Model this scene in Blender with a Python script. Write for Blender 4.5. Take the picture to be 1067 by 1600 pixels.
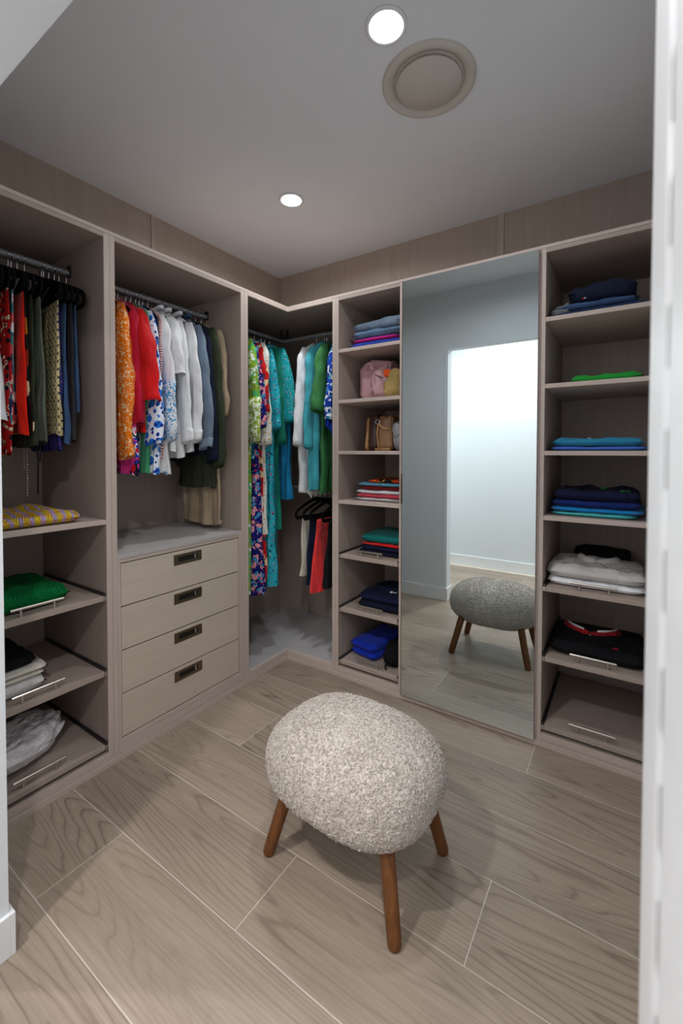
import bpy, bmesh, math, random
from mathutils import Vector, Matrix, noise
for o in list(bpy.data.objects): bpy.data.objects.remove(o)
sc = bpy.context.scene
COL = sc.collection
PI = math.pi
# ------------------------------------------------------------------ camera
CAM = (1.904, -2.2231, 1.40); YAW = 0.58676; PITCH = -0.02275; ROLL = 0.001534
cd = bpy.data.cameras.new('camera'); co = bpy.data.objects.new('camera', cd); COL.objects.link(co)
fw = Vector((-math.sin(YAW)*math.cos(PITCH), math.cos(YAW)*math.cos(PITCH), math.sin(PITCH)))
rt = Vector((math.cos(YAW), math.sin(YAW), 0)); up = rt.cross(fw)
r2 = rt*math.cos(ROLL)+up*math.sin(ROLL); u2 = up*math.cos(ROLL)-rt*math.sin(ROLL)
m = Matrix((r2, u2, -fw)).transposed().to_4x4(); m.translation = Vector(CAM); co.matrix_world = m
cd.sensor_fit = 'HORIZONTAL'; cd.sensor_width = 24.0; cd.lens = 24.0*678.116/1067
cd.shift_x = (533.5-532.51)/1067; cd.shift_y = -(800-721.7)/1067
cd.clip_start = 0.02; cd.clip_end = 50
cd.dof.use_dof = True; cd.dof.focus_distance = 2.3; cd.dof.aperture_fstop = 3.6
sc.camera = co
# ------------------------------------------------------------------ world, exposure, lamp powers
w = bpy.data.worlds.new('world'); sc.world = w; w.use_nodes = True
w.node_tree.nodes['Background'].inputs[0].default_value = (0.8, 0.85, 0.9, 1)
w.node_tree.nodes['Background'].inputs[1].default_value = 0.05
sc.view_settings.view_transform = 'Standard'; sc.view_settings.look = 'None'
sc.view_settings.exposure = 0.0; sc.view_settings.gamma = 1.0; sc.view_settings.use_curve_mapping = False
DOWN_W = 8.0; HALL_W = 24.0
LAMP_COL = (0.925, 0.965, 1.0); HALL_COL = (0.99, 0.985, 0.975)
H = 2.90          # ceiling
DEP = 0.64        # cabinet depth
TOP = 2.364       # top of the cornice
FW = -1.752       # inner face of the front wall
FO = -1.852       # its hallway face
JL = 0.484; JR = 1.918; HEAD = 2.36
HALLY = -3.15

# ------------------------------------------------------------------ helpers
def lin(c):
    return tuple((v/255/12.92 if v/255 <= 0.04045 else ((v/255+0.055)/1.055)**2.4) for v in c)
class NT:
    def __init__(s, name):
        s.m = bpy.data.materials.new(name); s.m.use_nodes = True; s.t = s.m.node_tree
        s.b = s.t.nodes['Principled BSDF']; s.tc = None
    def n(s, typ, **kw):
        x = s.t.nodes.new(typ)
        for k, v in kw.items():
            if k in x.inputs: x.inputs[k].default_value = v
            else: setattr(x, k, v)
        return x
    def l(s, a, b): s.t.links.new(a, b)
    def coord(s, scale=(1,1,1), rnd=True):
        tc = s.n('ShaderNodeTexCoord'); mp = s.n('ShaderNodeMapping'); mp.inputs['Scale'].default_value = scale
        if rnd:
            oi = s.n('ShaderNodeObjectInfo'); mu = s.n('ShaderNodeVectorMath', operation='MULTIPLY_ADD')
            cb = s.n('ShaderNodeCombineXYZ'); mm = s.n('ShaderNodeMath', operation='MULTIPLY'); mm.inputs[1].default_value = 37.0
            s.l(oi.outputs['Random'], mm.inputs[0])
            for i in range(3): s.l(mm.outputs[0], cb.inputs[i])
            ad = s.n('ShaderNodeVectorMath', operation='ADD'); s.l(tc.outputs['Object'], ad.inputs[0]); s.l(cb.outputs[0], ad.inputs[1])
            s.l(ad.outputs[0], mp.inputs[0])
        else: s.l(tc.outputs['Object'], mp.inputs[0])
        return mp.outputs[0]
    def noise(s, vec, scale, detail=4, rough=0.55, dist=0.0):
        x = s.n('ShaderNodeTexNoise'); x.inputs['Scale'].default_value = scale; x.inputs['Detail'].default_value = detail
        x.inputs['Roughness'].default_value = rough; x.inputs['Distortion'].default_value = dist; s.l(vec, x.inputs['Vector']); return x.outputs['Fac']
    def ramp(s, fac, stops, const=False):
        x = s.n('ShaderNodeValToRGB'); e = x.color_ramp.elements
        if const: x.color_ramp.interpolation = 'CONSTANT'
        while len(e) < len(stops): e.new(0.5)
        for i, (p, c) in enumerate(stops): e[i].position = p; e[i].color = (*c, 1)
        s.l(fac, x.inputs[0]); return x.outputs['Color']
    def mix(s, fac, a, b, blend='MIX'):
        x = s.n('ShaderNodeMix', data_type='RGBA', blend_type=blend)
        for sock, v in ((x.inputs[0], fac), (x.inputs[6], a), (x.inputs[7], b)):
            if hasattr(v, 'links'): s.l(v, sock)
            elif isinstance(v, (int, float)): sock.default_value = v
            else: sock.default_value = (*v, 1)
        return x.outputs[2]
    def bump(s, h, strength=0.2, dist=0.002):
        x = s.n('ShaderNodeBump'); x.inputs['Strength'].default_value = strength; x.inputs['Distance'].default_value = dist
        s.l(h, x.inputs['Height']); s.l(x.outputs[0], s.b.inputs['Normal'])
    def done(s, col=None, rough=0.6, metal=0.0, spec=0.5):
        if col is not None:
            if hasattr(col, 'links'): s.l(col, s.b.inputs['Base Color'])
            else: s.b.inputs['Base Color'].default_value = (*col, 1)
        s.b.inputs['Roughness'].default_value = rough; s.b.inputs['Metallic'].default_value = metal
        s.b.inputs['Specular IOR Level'].default_value = spec
        return s.m
def wood(name, c1, c2, axis, contrast=None):
    t = NT(name); sc_ = [60, 60, 60]; sc_[axis] = 2.0
    v = t.coord(sc_); a = t.noise(v, 1.0, 5, 0.65)
    sc2 = [9, 9, 9]; sc2[axis] = 1.2
    b = t.noise(t.coord(sc2), 1.0, 3)
    mid = [(p+q)/2 for p, q in zip(c1, c2)]; k = 0.55 if contrast is None else contrast
    c = t.ramp(a, [(0.3, lin([m+(p-m)*k for m, p in zip(mid, c1)])), (0.7, lin([m+(p-m)*k for m, p in zip(mid, c2)]))])
    c = t.mix(t.ramp(b, [(0.35, (0,0,0)), (0.7, (0.22,)*3)]), c, lin([x*0.92 for x in c1]))
    t.bump(a, 0.18, 0.001); return t.done(c, 0.55, 0, 0.35)
def plain(name, c, rough=0.6, metal=0.0, bump=None, spec=0.5, var=0.06):
    t = NT(name); v = t.coord((1,1,1)); a = t.noise(v, 6, 3)
    L = lin(c); col = t.ramp(a, [(0.3, tuple(x*(1-var) for x in L)), (0.7, tuple(min(1, x*(1+var)) for x in L))])
    if bump: t.bump(t.noise(v, bump[0], 4), bump[1], bump[2])
    return t.done(col, rough, metal, spec)
def crease(t, k=0.9):
    cv = t.coord((17, 17, 4)); h = t.noise(cv, 1.0, 3, 0.5, 0.6); old = t.b.inputs['Normal'].links[0].from_socket
    x = t.n('ShaderNodeBump'); x.inputs['Strength'].default_value = k; x.inputs['Distance'].default_value = 0.022
    t.l(h, x.inputs['Height']); t.l(old, x.inputs['Normal']); t.l(x.outputs[0], t.b.inputs['Normal'])
def fabric(name, c, rough=0.9, weave=500, var=0.12, strength=0.25, sheen=0.15):
    t = NT(name); v = t.coord((1,1,1)); a = t.noise(v, 9, 4); L = lin(c)
    col = t.ramp(a, [(0.3, tuple(x*(1-var) for x in L)), (0.7, tuple(min(1, x*(1+var)) for x in L))])
    t.bump(t.noise(v, weave, 2), strength, 0.0015); crease(t); t.b.inputs['Sheen Weight'].default_value = sheen*(max(c)/255)**1.5
    return t.done(col, rough, 0, 0.2)
def prints(name, base, spots, dist=0.25):
    """woven print: base colour and layers (colour, scale, threshold, seed, metric)"""
    t = NT(name); v0 = t.coord((1,1,1), rnd=False)
    nz = t.n('ShaderNodeTexNoise'); nz.inputs['Scale'].default_value = 14; t.l(v0, nz.inputs['Vector'])
    dv = t.n('ShaderNodeVectorMath', operation='MULTIPLY_ADD'); dv.inputs[1].default_value = (dist*0.1,)*3
    t.l(nz.outputs['Color'], dv.inputs[0]); t.l(v0, dv.inputs[2])
    col = lin(base)
    for (c, scl, thr, seed, kind) in spots:
        mp = t.n('ShaderNodeMapping'); mp.inputs['Location'].default_value = (seed*3.1, seed*1.7, seed*2.3); t.l(dv.outputs[0], mp.inputs[0])
        if kind == 'band':
            wv = t.n('ShaderNodeTexWave', bands_direction='Z'); wv.inputs['Scale'].default_value = scl; wv.inputs['Distortion'].default_value = 1.0
            t.l(mp.outputs[0], wv.inputs['Vector']); f = t.ramp(wv.outputs['Fac'], [(0, (0,0,0)), (thr, (1,1,1))], True)
        elif kind == 'curl':
            f0 = t.noise(mp.outputs[0], scl, 1, 0.5, 1.2)
            f = t.ramp(f0, [(0, (0,0,0)), (0.5-thr*0.1, (1,1,1)), (0.5+thr*0.1, (0,0,0))], True)
        else:
            vo = t.n('ShaderNodeTexVoronoi', distance={'dot':'EUCLIDEAN','sq':'CHEBYCHEV','dia':'MANHATTAN'}[kind]); vo.inputs['Scale'].default_value = scl
            t.l(mp.outputs[0], vo.inputs['Vector']); f = t.ramp(vo.outputs['Distance'], [(0, (1,1,1)), (thr, (0,0,0))], True)
        col = t.mix(f, col, lin(c))
    t.bump(t.noise(v0, 450, 2), 0.2, 0.0012); crease(t)
    return t.done(col, 0.85, 0, 0.2)
def lattice(name, base, line, dot, k):
    t = NT(name); v = t.coord((1,1,1), rnd=False); sp = t.n('ShaderNodeSeparateXYZ'); t.l(v, sp.inputs[0])
    def M(op, a, b=None):
        x = t.n('ShaderNodeMath', operation=op)
        for i, q in enumerate((a, b)):
            if q is None: continue
            if hasattr(q, 'links'): t.l(q, x.inputs[i])
            else: x.inputs[i].default_value = q
        return x.outputs[0]
    s_ = M('ADD', sp.outputs[0], M('MULTIPLY', sp.outputs[1], 1.3))
    f = M('ADD', M('COSINE', M('MULTIPLY', s_, k)), M('COSINE', M('MULTIPLY', sp.outputs[2], k)))
    g = M('MULTIPLY_ADD', f, 0.25); t.t.nodes[-1].inputs[2].default_value = 0.5
    col = t.ramp(g, [(0, lin(dot)), (0.12, lin(line)), (0.2, lin(base)), (0.42, lin(line)), (0.56, lin(base)), (0.93, lin(dot))], True)
    t.bump(t.noise(v, 450, 2), 0.2, 0.0012); crease(t); return t.done(col, 0.85, 0, 0.2)
def patches(name, cols, scl):
    t = NT(name); v = t.coord((1,1,0.6), rnd=False); vo = t.n('ShaderNodeTexVoronoi', distance='CHEBYCHEV'); vo.inputs['Scale'].default_value = scl; vo.inputs['Randomness'].default_value = 0.7
    t.l(v, vo.inputs['Vector']); sp = t.n('ShaderNodeSeparateColor'); t.l(vo.outputs['Color'], sp.inputs[0])
    col = t.ramp(sp.outputs[0], [(i/len(cols), lin(c)) for i, c in enumerate(cols)], True)
    return t.done(col, 0.85, 0, 0.2)

# mesh builder --------------------------------------------------------------
class MB:
    def __init__(s): s.v = []; s.f = []
    def add(s, V, F):
        k = len(s.v); s.v += [tuple(p) for p in V]; s.f += [tuple(i+k for i in q) for q in F]; return s
    def box(s, x0, x1, y0, y1, z0, z1):
        V = [(x,y,z) for x in (x0,x1) for y in (y0,y1) for z in (z0,z1)]
        return s.add(V, [(0,1,3,2),(4,6,7,5),(0,4,5,1),(2,3,7,6),(0,2,6,4),(1,5,7,3)])
    def prism(s, poly, z0, z1):
        n = len(poly); V = [(x,y,z0) for x,y in poly]+[(x,y,z1) for x,y in poly]
        F = [tuple(range(n))[::-1], tuple(range(n,2*n))]+[(i,(i+1)%n,n+(i+1)%n,n+i) for i in range(n)]
        return s.add(V, F)
    def tube(s, pts, r, seg=8, closed=False, flat=1.0, cap=True):
        P = [Vector(p) for p in pts]; n = len(P); V = []; prev = None
        for i in range(n):
            a = P[(i-1) % n] if closed or i > 0 else P[i]; b = P[(i+1) % n] if closed or i < n-1 else P[i]
            t = (b-a).normalized()
            if prev is None:
                prev = t.orthogonal().normalized() if abs(t.z) > 0.95 else t.cross(Vector((0,0,1))).normalized()
            nrm = (prev-t*prev.dot(t)).normalized(); prev = nrm; bi = t.cross(nrm)
            ri = r[i] if isinstance(r, (list, tuple)) else r
            for k in range(seg):
                an = 2*PI*k/seg; V.append(P[i]+nrm*math.cos(an)*ri*flat+bi*math.sin(an)*ri)
        F = []
        for i in range(n if closed else n-1):
            j = (i+1) % n
            for k in range(seg): F.append((i*seg+k, i*seg+(k+1)%seg, j*seg+(k+1)%seg, j*seg+k))
        if cap and not closed: F += [tuple(range(seg))[::-1], tuple((n-1)*seg+k for k in range(seg))]
        return s.add(V, F)
    def lathe(s, prof, cx, cy, seg=48, close=True):
        V = [(cx+r*math.cos(2*PI*k/seg), cy+r*math.sin(2*PI*k/seg), z) for r, z in prof for k in range(seg)]
        F = [(i*seg+k, i*seg+(k+1)%seg, (i+1)*seg+(k+1)%seg, (i+1)*seg+k) for i in range(len(prof)-1) for k in range(seg)]
        if close: F += [tuple(range(seg))[::-1], tuple((len(prof)-1)*seg+k for k in range(seg))]
        return s.add(V, F)
    def grid(s, fn, nu, nv, wrap_u=False):
        V = [fn(i/(nu if wrap_u else nu-1), j/(nv-1)) for j in range(nv) for i in range(nu)]
        F = []
        for j in range(nv-1):
            for i in range(nu if wrap_u else nu-1):
                k = (i+1) % nu; F.append((j*nu+i, j*nu+k, (j+1)*nu+k, (j+1)*nu+i))
        return s.add(V, F)
def build(name, mb, mat, parent=None, smooth=False, bevel=0.0, loc=None, kind=None, solid=0.0):
    """link ONE mesh object, its origin at the middle of its base; verts are given in world space"""
    xs, ys, zs = zip(*mb.v)
    c = Vector(loc) if loc is not None else Vector(((min(xs)+max(xs))/2, (min(ys)+max(ys))/2, min(zs)))
    me = bpy.data.meshes.new(name); me.from_pydata([(x-c.x, y-c.y, z-c.z) for x, y, z in mb.v], [], mb.f)
    bm = bmesh.new(); bm.from_mesh(me); bmesh.ops.recalc_face_normals(bm, faces=bm.faces); bm.to_mesh(me); bm.free()
    if smooth: me.polygons.foreach_set('use_smooth', [True]*len(me.polygons))
    me.materials.append(mat); o = bpy.data.objects.new(name, me); COL.objects.link(o)
    if parent is not None:
        o.parent = parent; o.location = c-Vector(parent['_w']); o['_w'] = tuple(c)
    else: o.location = c; o['_w'] = tuple(c)
    if bevel:
        b = o.modifiers.new('bevel', 'BEVEL'); b.width = bevel; b.segments = 2; b.limit_method = 'ANGLE'; b.angle_limit = math.radians(50)
    if solid:
        b = o.modifiers.new('thickness', 'SOLIDIFY'); b.thickness = solid; b.offset = 0
    if kind: o['kind'] = kind
    return o
def box(name, mat, parent, *b, bevel=0.0012, kind=None): return build(name, MB().box(*b), mat, parent, bevel=bevel, kind=kind)
def empty(name, loc):
    o = bpy.data.objects.new(name, None); COL.objects.link(o); o.location = loc; o['_w'] = tuple(loc); o.empty_display_size = 0.05; return o
def tag(o, label, cat, group=None):
    o['label'] = label; o['category'] = cat
    if group: o['group'] = group
    return o
def copy_tree(o, parent=None):
    c = o.copy(); COL.objects.link(c); c.parent = parent
    for ch in list(o.children): copy_tree(ch, c)
    return c

# ------------------------------------------------------------------ materials
EDGE1, EDGE2 = (180,162,152), (206,190,180)
M = {}
M['wx'] = wood('laminate_grain_x', (158,142,131), (178,162,151), 0)
M['wy'] = wood('laminate_grain_y', (158,142,131), (178,162,151), 1)
M['wz'] = wood('laminate_grain_z', (158,142,131), (178,162,151), 2)
M['ex'] = wood('edge_band_x', EDGE1, EDGE2, 0); M['ey'] = wood('edge_band_y', EDGE1, EDGE2, 1); M['ez'] = wood('edge_band_z', EDGE1, EDGE2, 2)
M['drawer'] = wood('linen_drawer_front', (190,175,160), (206,191,176), 1)
M['white'] = plain('white_wall_paint', (226,229,232), 0.75, 0, None, 0.3, 0.005)
M['gloss_white'] = plain('white_trim_paint', (234,234,235), 0.35, 0, None, 0.5, 0.01)
M['ceil'] = plain('ceiling_paint', (234,236,240), 0.9, 0, None, 0.2, 0.01)
M['steel'] = plain('brushed_nickel', (200,192,182), 0.28, 1.0, None, 0.5, 0.03)
M['rail'] = plain('grey_rail_metal', (150,151,154), 0.4, 0.15, None, 0.5, 0.03)
M['chrome'] = plain('chrome', (225,225,230), 0.1, 1.0, None, 0.5, 0.01)
M['bronze'] = plain('bronze_pull', (120,106,88), 0.32, 1.0, None, 0.5, 0.05)
M['dark'] = plain('shade_and_thread_black', (24,22,20), 0.5, 0, None, 0.3, 0.05)  # near-black: shade painted into gaps and openings, also dark stitching
M['runner'] = plain('runner_steel', (72,72,74), 0.4, 0.8, None, 0.5, 0.05)
M['velvet'] = plain('black_flock', (14,14,16), 0.95, 0, (600, 0.3, 0.001), 0.1, 0.1)
M['grout'] = plain('pale_grout', (205,194,180), 0.8)
M['vent'] = plain('vent_plastic', (205,198,188), 0.45, 0, None, 0.4, 0.02)
def mirror_mat():
    t = NT('mirror_glass'); t.noise(t.coord(), 3); return t.done((0.76, 0.845, 0.85), 0.0, 1.0)
M['mirror'] = mirror_mat()
def emis(name, col, s):
    t = NT(name); t.b.inputs['Emission Color'].default_value = (*col, 1); t.b.inputs['Emission Strength'].default_value = s; return t.done((0.9,0.9,0.9), 0.5)
M['lamp'] = emis('lamp_diffuser', (1, 0.98, 0.96), 14)
def plank_mat():
    t = NT('oak_look_tile')
    v = t.coord((0.26, 2.6, 1)); nz = t.noise(v, 1.5, 2, 0.45, 0.25)
    wob = t.noise(t.coord((3, 26, 1)), 1.0, 3)
    wm = t.n('ShaderNodeMath', operation='MULTIPLY'); wm.inputs[1].default_value = 0.022; t.l(wob, wm.inputs[0])
    ad = t.n('ShaderNodeMath', operation='ADD'); t.l(nz, ad.inputs[0]); t.l(wm.outputs[0], ad.inputs[1])
    mu = t.n('ShaderNodeMath', operation='MULTIPLY'); mu.inputs[1].default_value = 34.0; t.l(ad.outputs[0], mu.inputs[0])
    fr = t.n('ShaderNodeMath', operation='FRACT'); t.l(mu.outputs[0], fr.inputs[0])
    ln = t.ramp(fr.outputs[0], [(0.0, (1.0,)*3), (0.10, (0.35,)*3), (0.45, (0.05,)*3), (0.86, (0.22,)*3), (0.97, (1,1,1))])
    msk = t.noise(t.coord((0.6, 3.5, 1)), 1.0, 3); mk = t.ramp(msk, [(0.36, (0.15,)*3), (0.60, (0.9,)*3)])
    fine = t.noise(t.coord((5, 170, 1)), 1.0, 5, 0.65)
    tone = t.noise(t.coord((0.5, 2.6, 1)), 1.3, 3, 0.5, 0.4)
    base = t.ramp(tone, [(0.28, lin((140,126,113))), (0.5, lin((162,146,130))), (0.72, lin((178,161,145)))])
    f = t.n('ShaderNodeMath', operation='MULTIPLY'); t.l(ln, f.inputs[0]); t.l(mk, f.inputs[1])
    c = t.mix(f.outputs[0], base, lin((112,95,82)))
    c = t.mix(t.ramp(fine, [(0.38, (0,0,0)), (0.72, (0.55,)*3)]), c, lin((130,113,98)))
    oi = t.n('ShaderNodeObjectInfo'); hv = t.n('ShaderNodeHueSaturation')
    mr = t.n('ShaderNodeMapRange'); mr.inputs['To Min'].default_value = 0.94; mr.inputs['To Max'].default_value = 1.06; t.l(oi.outputs['Random'], mr.inputs[0])
    t.l(mr.outputs[0], hv.inputs['Value']); t.l(c, hv.inputs['Color'])
    t.bump(fine, 0.12, 0.0008); return t.done(hv.outputs[0], 0.42, 0, 0.4)
M['plank'] = plank_mat()

# ------------------------------------------------------------------ structure
floor = box('floor', M['grout'], None, -1.4, 3.3, HALLY, DEP+0.02, -0.06, -0.0012, bevel=0, kind='structure')
PW, PL, G = 0.2845, 1.758, 0.0033
pi_ = 0; meshes = {}
for row in range(-8, 3):
    y0 = -0.793+row*PW
    y1 = y0+PW
    ya, yb = max(y0, HALLY)+G/2, min(y1, 0.02)-G/2
    if yb-ya < 0.02: continue
    off = 0.375+0.5861*((row+3) % 3)
    room = ya > FW
    xa_lim, xb_lim = (-0.02, 2.06) if room else (-1.4, 3.3)
    for k in range(-3, 4):
        xa, xb = max(off+k*PL, xa_lim), min(off+(k+1)*PL, xb_lim)
        if xb-xa < 0.02: continue
        key = (round(xb-xa, 3), round(yb-ya, 3))
        if key in meshes:
            o = meshes[key].copy(); COL.objects.link(o); o.location = Vector(((xa+xb)/2, (ya+yb)/2, -0.03))-Vector(floor['_w'])
        else:
            o = box('plank', M['plank'], floor, xa+G/2, xb-G/2, ya, yb, -0.03, 0.0, bevel=0.0008); meshes[key] = o
ceil = box('ceiling', M['ceil'], None, -1.4, 3.3, HALLY, DEP+0.1, H, H+0.1, bevel=0, kind='structure')
wl = box('wall_left', M['white'], None, -DEP-0.1, -DEP-0.012, FO, DEP+0.1, 0, H, bevel=0, kind='structure')
wb = box('wall_back', M['white'], None, -DEP-0.1, 2.2, DEP+0.012, DEP+0.1, 0, H, bevel=0, kind='structure')
wr = box('wall_right', M['white'], None, 2.06, 2.16, FO, DEP+0.012, 0, H, bevel=0, kind='structure')
box('wall_hall', M['white'], None, -1.4, 3.3, HALLY-0.1, HALLY, 0, H, bevel=0, kind='structure')
box('wall_hall_left', M['white'], None, -1.5, -1.4, HALLY, FO, 0, H, bevel=0, kind='structure')
box('wall_hall_right', M['white'], None, 3.3, 3.4, HALLY, FO, 0, H, bevel=0, kind='structure')
# front wall with the wide opening the picture is taken through
fwm = MB().box(-1.4, JL, FO, FW, 0, H).box(JL, JR+0.02, FO, FW, HEAD, H).box(JR+0.02, 3.3, FO, FW, 0, H)
build('wall_front', fwm, M['white'], None, kind='structure')
# plain frame on the left jamb, dressed post with seal groove on the right jamb
tr = build('trim_3', MB().box(JR, JR+0.05, -1.955, FW+0.004, 0, HEAD), M['gloss_white'], None, bevel=0.003, kind='structure')
build('track_strip', MB().box(JR+0.004, JR+0.05, -1.992, -1.955, 0, HEAD), plain('grey_seal', (150,152,156), 0.6), tr)
slot = None
for k in range(39):
    z0 = 0.025+0.059*k
    if slot is None: slot = build('slot', MB().box(JR+0.0005, JR+0.0042, -1.986, -1.958, z0, z0+0.029), M['dark'], tr); z00 = z0
    else:
        c = slot.copy(); COL.objects.link(c); c.location.z = slot.location.z+(z0-z00)
build('outer_post', MB().box(JR-0.001, JR+0.05, -2.14, -1.992, 0, HEAD), M['gloss_white'], tr, bevel=0.004)
build('trim_4', MB().box(JL-0.028, JL-0.026+0.002, FW, FW+0.004, 0.16, HEAD), M['gloss_white'], None, kind='structure')
# skirting boards of the white walls
bb = MB().box(-0.02, JL+0.012, FW, FW+0.012, 0, 0.118).box(JL, JL+0.012, FO-0.014, FW, 0, 0.118)
build('baseboard_front', bb, M['gloss_white'], None, bevel=0.0015, kind='structure')
build('baseboard_hall', MB().box(-1.4, 3.3, HALLY, HALLY+0.014, 0, 0.118), M['gloss_white'], None, bevel=0.002, kind='structure')
# wood panelling on the walls above the cabinets
def panel(p, *b, mat='linen'): return box('panel', M[mat], p, *b)
M['linen'] = wood('linen_wall_panel', (172,156,143), (192,177,164), 2)
panel(wl, -DEP-0.012, -DEP, FO+0.1, -0.575, TOP-0.3, H); panel(wl, -DEP-0.012, -DEP, -0.552, DEP, TOP-0.3, H)
box('cover_strip', M['ez'], wl, -DEP-0.012, -DEP+0.006, -0.574, -0.553, TOP-0.3, H)
panel(wb, -DEP, 1.19, DEP, DEP+0.012, TOP-0.3, H); panel(wb, 1.23, 2.06, DEP, DEP+0.012, TOP-0.3, H)
box('cover_strip', M['ez'], wb, 1.191, 1.229, DEP-0.006, DEP+0.012, TOP-0.3, H)
# cornice boards and plinth boards that run along the cabinet fronts
build('trim_1', MB().prism([(0,FW),(0,0.0),(-0.03,0.03),(-0.03,FW)], 2.349, TOP), M['ey'], None, bevel=0.001, kind='structure')
build('trim_2', MB().prism([(0,0),(2.06,0),(2.06,0.03),(-0.03,0.03)], 2.349, TOP), M['ex'], None, bevel=0.001, kind='structure')
build('baseboard_left', MB().prism([(0.004,FW),(0.004,-0.004),(-0.012,0.012),(-0.012,FW)], 0, 0.027), M['ey'], None, bevel=0.001, kind='structure')
build('baseboard_back', MB().prism([(0.004,-0.004),(2.06,-0.004),(2.06,0.012),(-0.012,0.012)], 0, 0.027), M['ex'], None, bevel=0.001, kind='structure')

# ------------------------------------------------------------------ ceiling fittings
def downlight(x, y, label, watts, col, group=None):
    t = empty('downlight', (x, y, H-0.012)); tag(t, label, 'light', group)
    ring = MB().lathe([(0.060, H-0.0005), (0.074, H-0.0005), (0.073, H-0.006), (0.066, H-0.009), (0.060, H-0.006)], x, y, 40, close=False)
    build('bezel', ring, M['gloss_white'], t, smooth=True)
    build('diffuser', MB().lathe([(0.060, H-0.001), (0.060, H-0.005), (0.03, H-0.0065), (0.004, H-0.007)], x, y, 32), M['lamp'], t, smooth=True)
    ld = bpy.data.lights.new('downlight_lamp', 'AREA'); ld.shape = 'DISK'; ld.size = 0.10; ld.energy = watts; ld.color = col; ld.spread = math.radians(165)
    lo = bpy.data.objects.new('downlight_lamp', ld); COL.objects.link(lo); lo.parent = t; lo.location = (0, 0, -0.002)
downlight(1.17, -0.836, 'round lit ceiling downlight beside the round vent', DOWN_W, LAMP_COL)
downlight(0.208, -0.209, 'round lit ceiling downlight nearest the inner wardrobe corner', DOWN_W, LAMP_COL)
for i, (x, lb) in enumerate(((2.15, 'round downlight in the hallway ceiling right of the doorway'), (0.75, 'round downlight in the hallway ceiling before the doorway'), (-0.7, 'round downlight at the left end of the hallway ceiling'))):
    downlight(x, -2.62, lb, HALL_W, HALL_COL)
vx, vy = 1.205, -0.535
t = empty('ceiling_vent', (vx, vy, H-0.04)); tag(t, 'round off-white ceiling air vent with a raised centre disc', 'vent')
build('outer_ring', MB().lathe([(0.186, H), (0.186, H-0.006), (0.176, H-0.014), (0.160, H-0.013), (0.150, H-0.004), (0.138, H-0.001), (0.138, H)], vx, vy, 64, False), M['vent'], t, smooth=True)
build('throat', MB().lathe([(0.140, H-0.0005), (0.12, H-0.0008)], vx, vy, 48, False), M['vent'], t)
build('centre_disc', MB().lathe([(0.120, H-0.001), (0.128, H-0.006), (0.131, H-0.012), (0.128, H-0.016), (0.01, H-0.018)], vx, vy, 64), M['vent'], t, smooth=True)

# ------------------------------------------------------------------ cabinets
SH = [2.03, 1.72, 1.407, 1.102, 0.767, 0.433, 0.105]
def T2(side):   # local (along, depth) -> world box
    if side == 'L': return lambda a0, a1, d0, d1, z0, z1: (-d1, -d0, a0, a1, z0, z1)
    return lambda a0, a1, d0, d1, z0, z1: (a0, a1, d0, d1, z0, z1)
def W(side, a, d, z): return (-d, a, z) if side == 'L' else (a, d, z)
def mk(side, kind): return M[kind+('y' if side == 'L' else 'x')]
def side_panel(t, q, x0, x1):
    p = box('side_panel', M['wz'], t, *q(x0, x1, 0.004, DEP-0.02, 0.028, 2.348))
    box('edge_band', M['ez'], p, *q(x0, x1, 0.0, 0.004, 0.028, 2.348), bevel=0.0008)
def carcass(side, name, a0, a1, tl, trr, label, cat='wardrobe'):
    q = T2(side); t = empty(name, W(side, (a0+a1)/2, DEP/2, 0.0)); tag(t, label, cat)
    side_panel(t, q, a0, a0+tl); side_panel(t, q, a1-trr, a1)
    box('base_rail', mk(side,'e'), t, *q(a0+tl, a1-trr, -0.0005, 0.006, 0.0285, 0.0655))
    box('top_panel', mk(side,'w'), t, *q(a0+tl, a1-trr, 0.0, DEP-0.02, 2.328, 2.348))
    box('base_panel', mk(side,'w'), t, *q(a0+tl, a1-trr, 0.0, DEP-0.02, 0.028, 0.066))
    box('back_panel', M['wz'], t, *q(a0, a1, DEP-0.02, DEP-0.006, 0.028, 2.348))
    return t
def fixed_shelf(t, side, a0, a1, z): return box('shelf', mk(side,'e'), t, *T2(side)(a0, a1, 0.002, DEP-0.02, z-0.021, z))
def pullout(t, side, a0, a1, z, hc):
    q = T2(side); s = box('pull_out_shelf', mk(side,'w'), t, *q(a0+0.013, a1-0.013, 0.004, DEP-0.06, z-0.022, z))
    for x0, x1 in ((a0+0.001, a0+0.012), (a1-0.012, a1-0.001)):
        box('runner', M['runner'], s, *q(x0, x1, 0.006, DEP-0.05, z-0.018, z+0.010), bevel=0.002)
        build('runner_end', MB().box(*q(x0, x1, 0.003, 0.012, z-0.022, z-0.002)), M['steel'], s, bevel=0.001)
    hb = MB(); d = 0.024; zz = z+0.031
    hb.tube([W(side, hc-0.092, d, zz), W(side, hc+0.092, d, zz)], 0.0058, 12)
    for o in (-0.058, 0.058): hb.tube([W(side, hc+o, d, z-0.001), W(side, hc+o, d, zz)], 0.0045, 10)
    build('bar_handle', hb, M['steel'], s, smooth=False)
    return s
# left wall, bay with trousers over pull-out shelves
u1 = carcass('L', 'wardrobe_unit', FW+0.002, -1.19, 0.018, 0.0235, 'open wardrobe unit by the doorway with rail and pull-out shelves')
fixed_shelf(u1, 'L', FW+0.02, -1.2135, SH[3])
for z in SH[4:]: pullout(u1, 'L', FW+0.02, -1.2135, z, -1.472)
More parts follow.
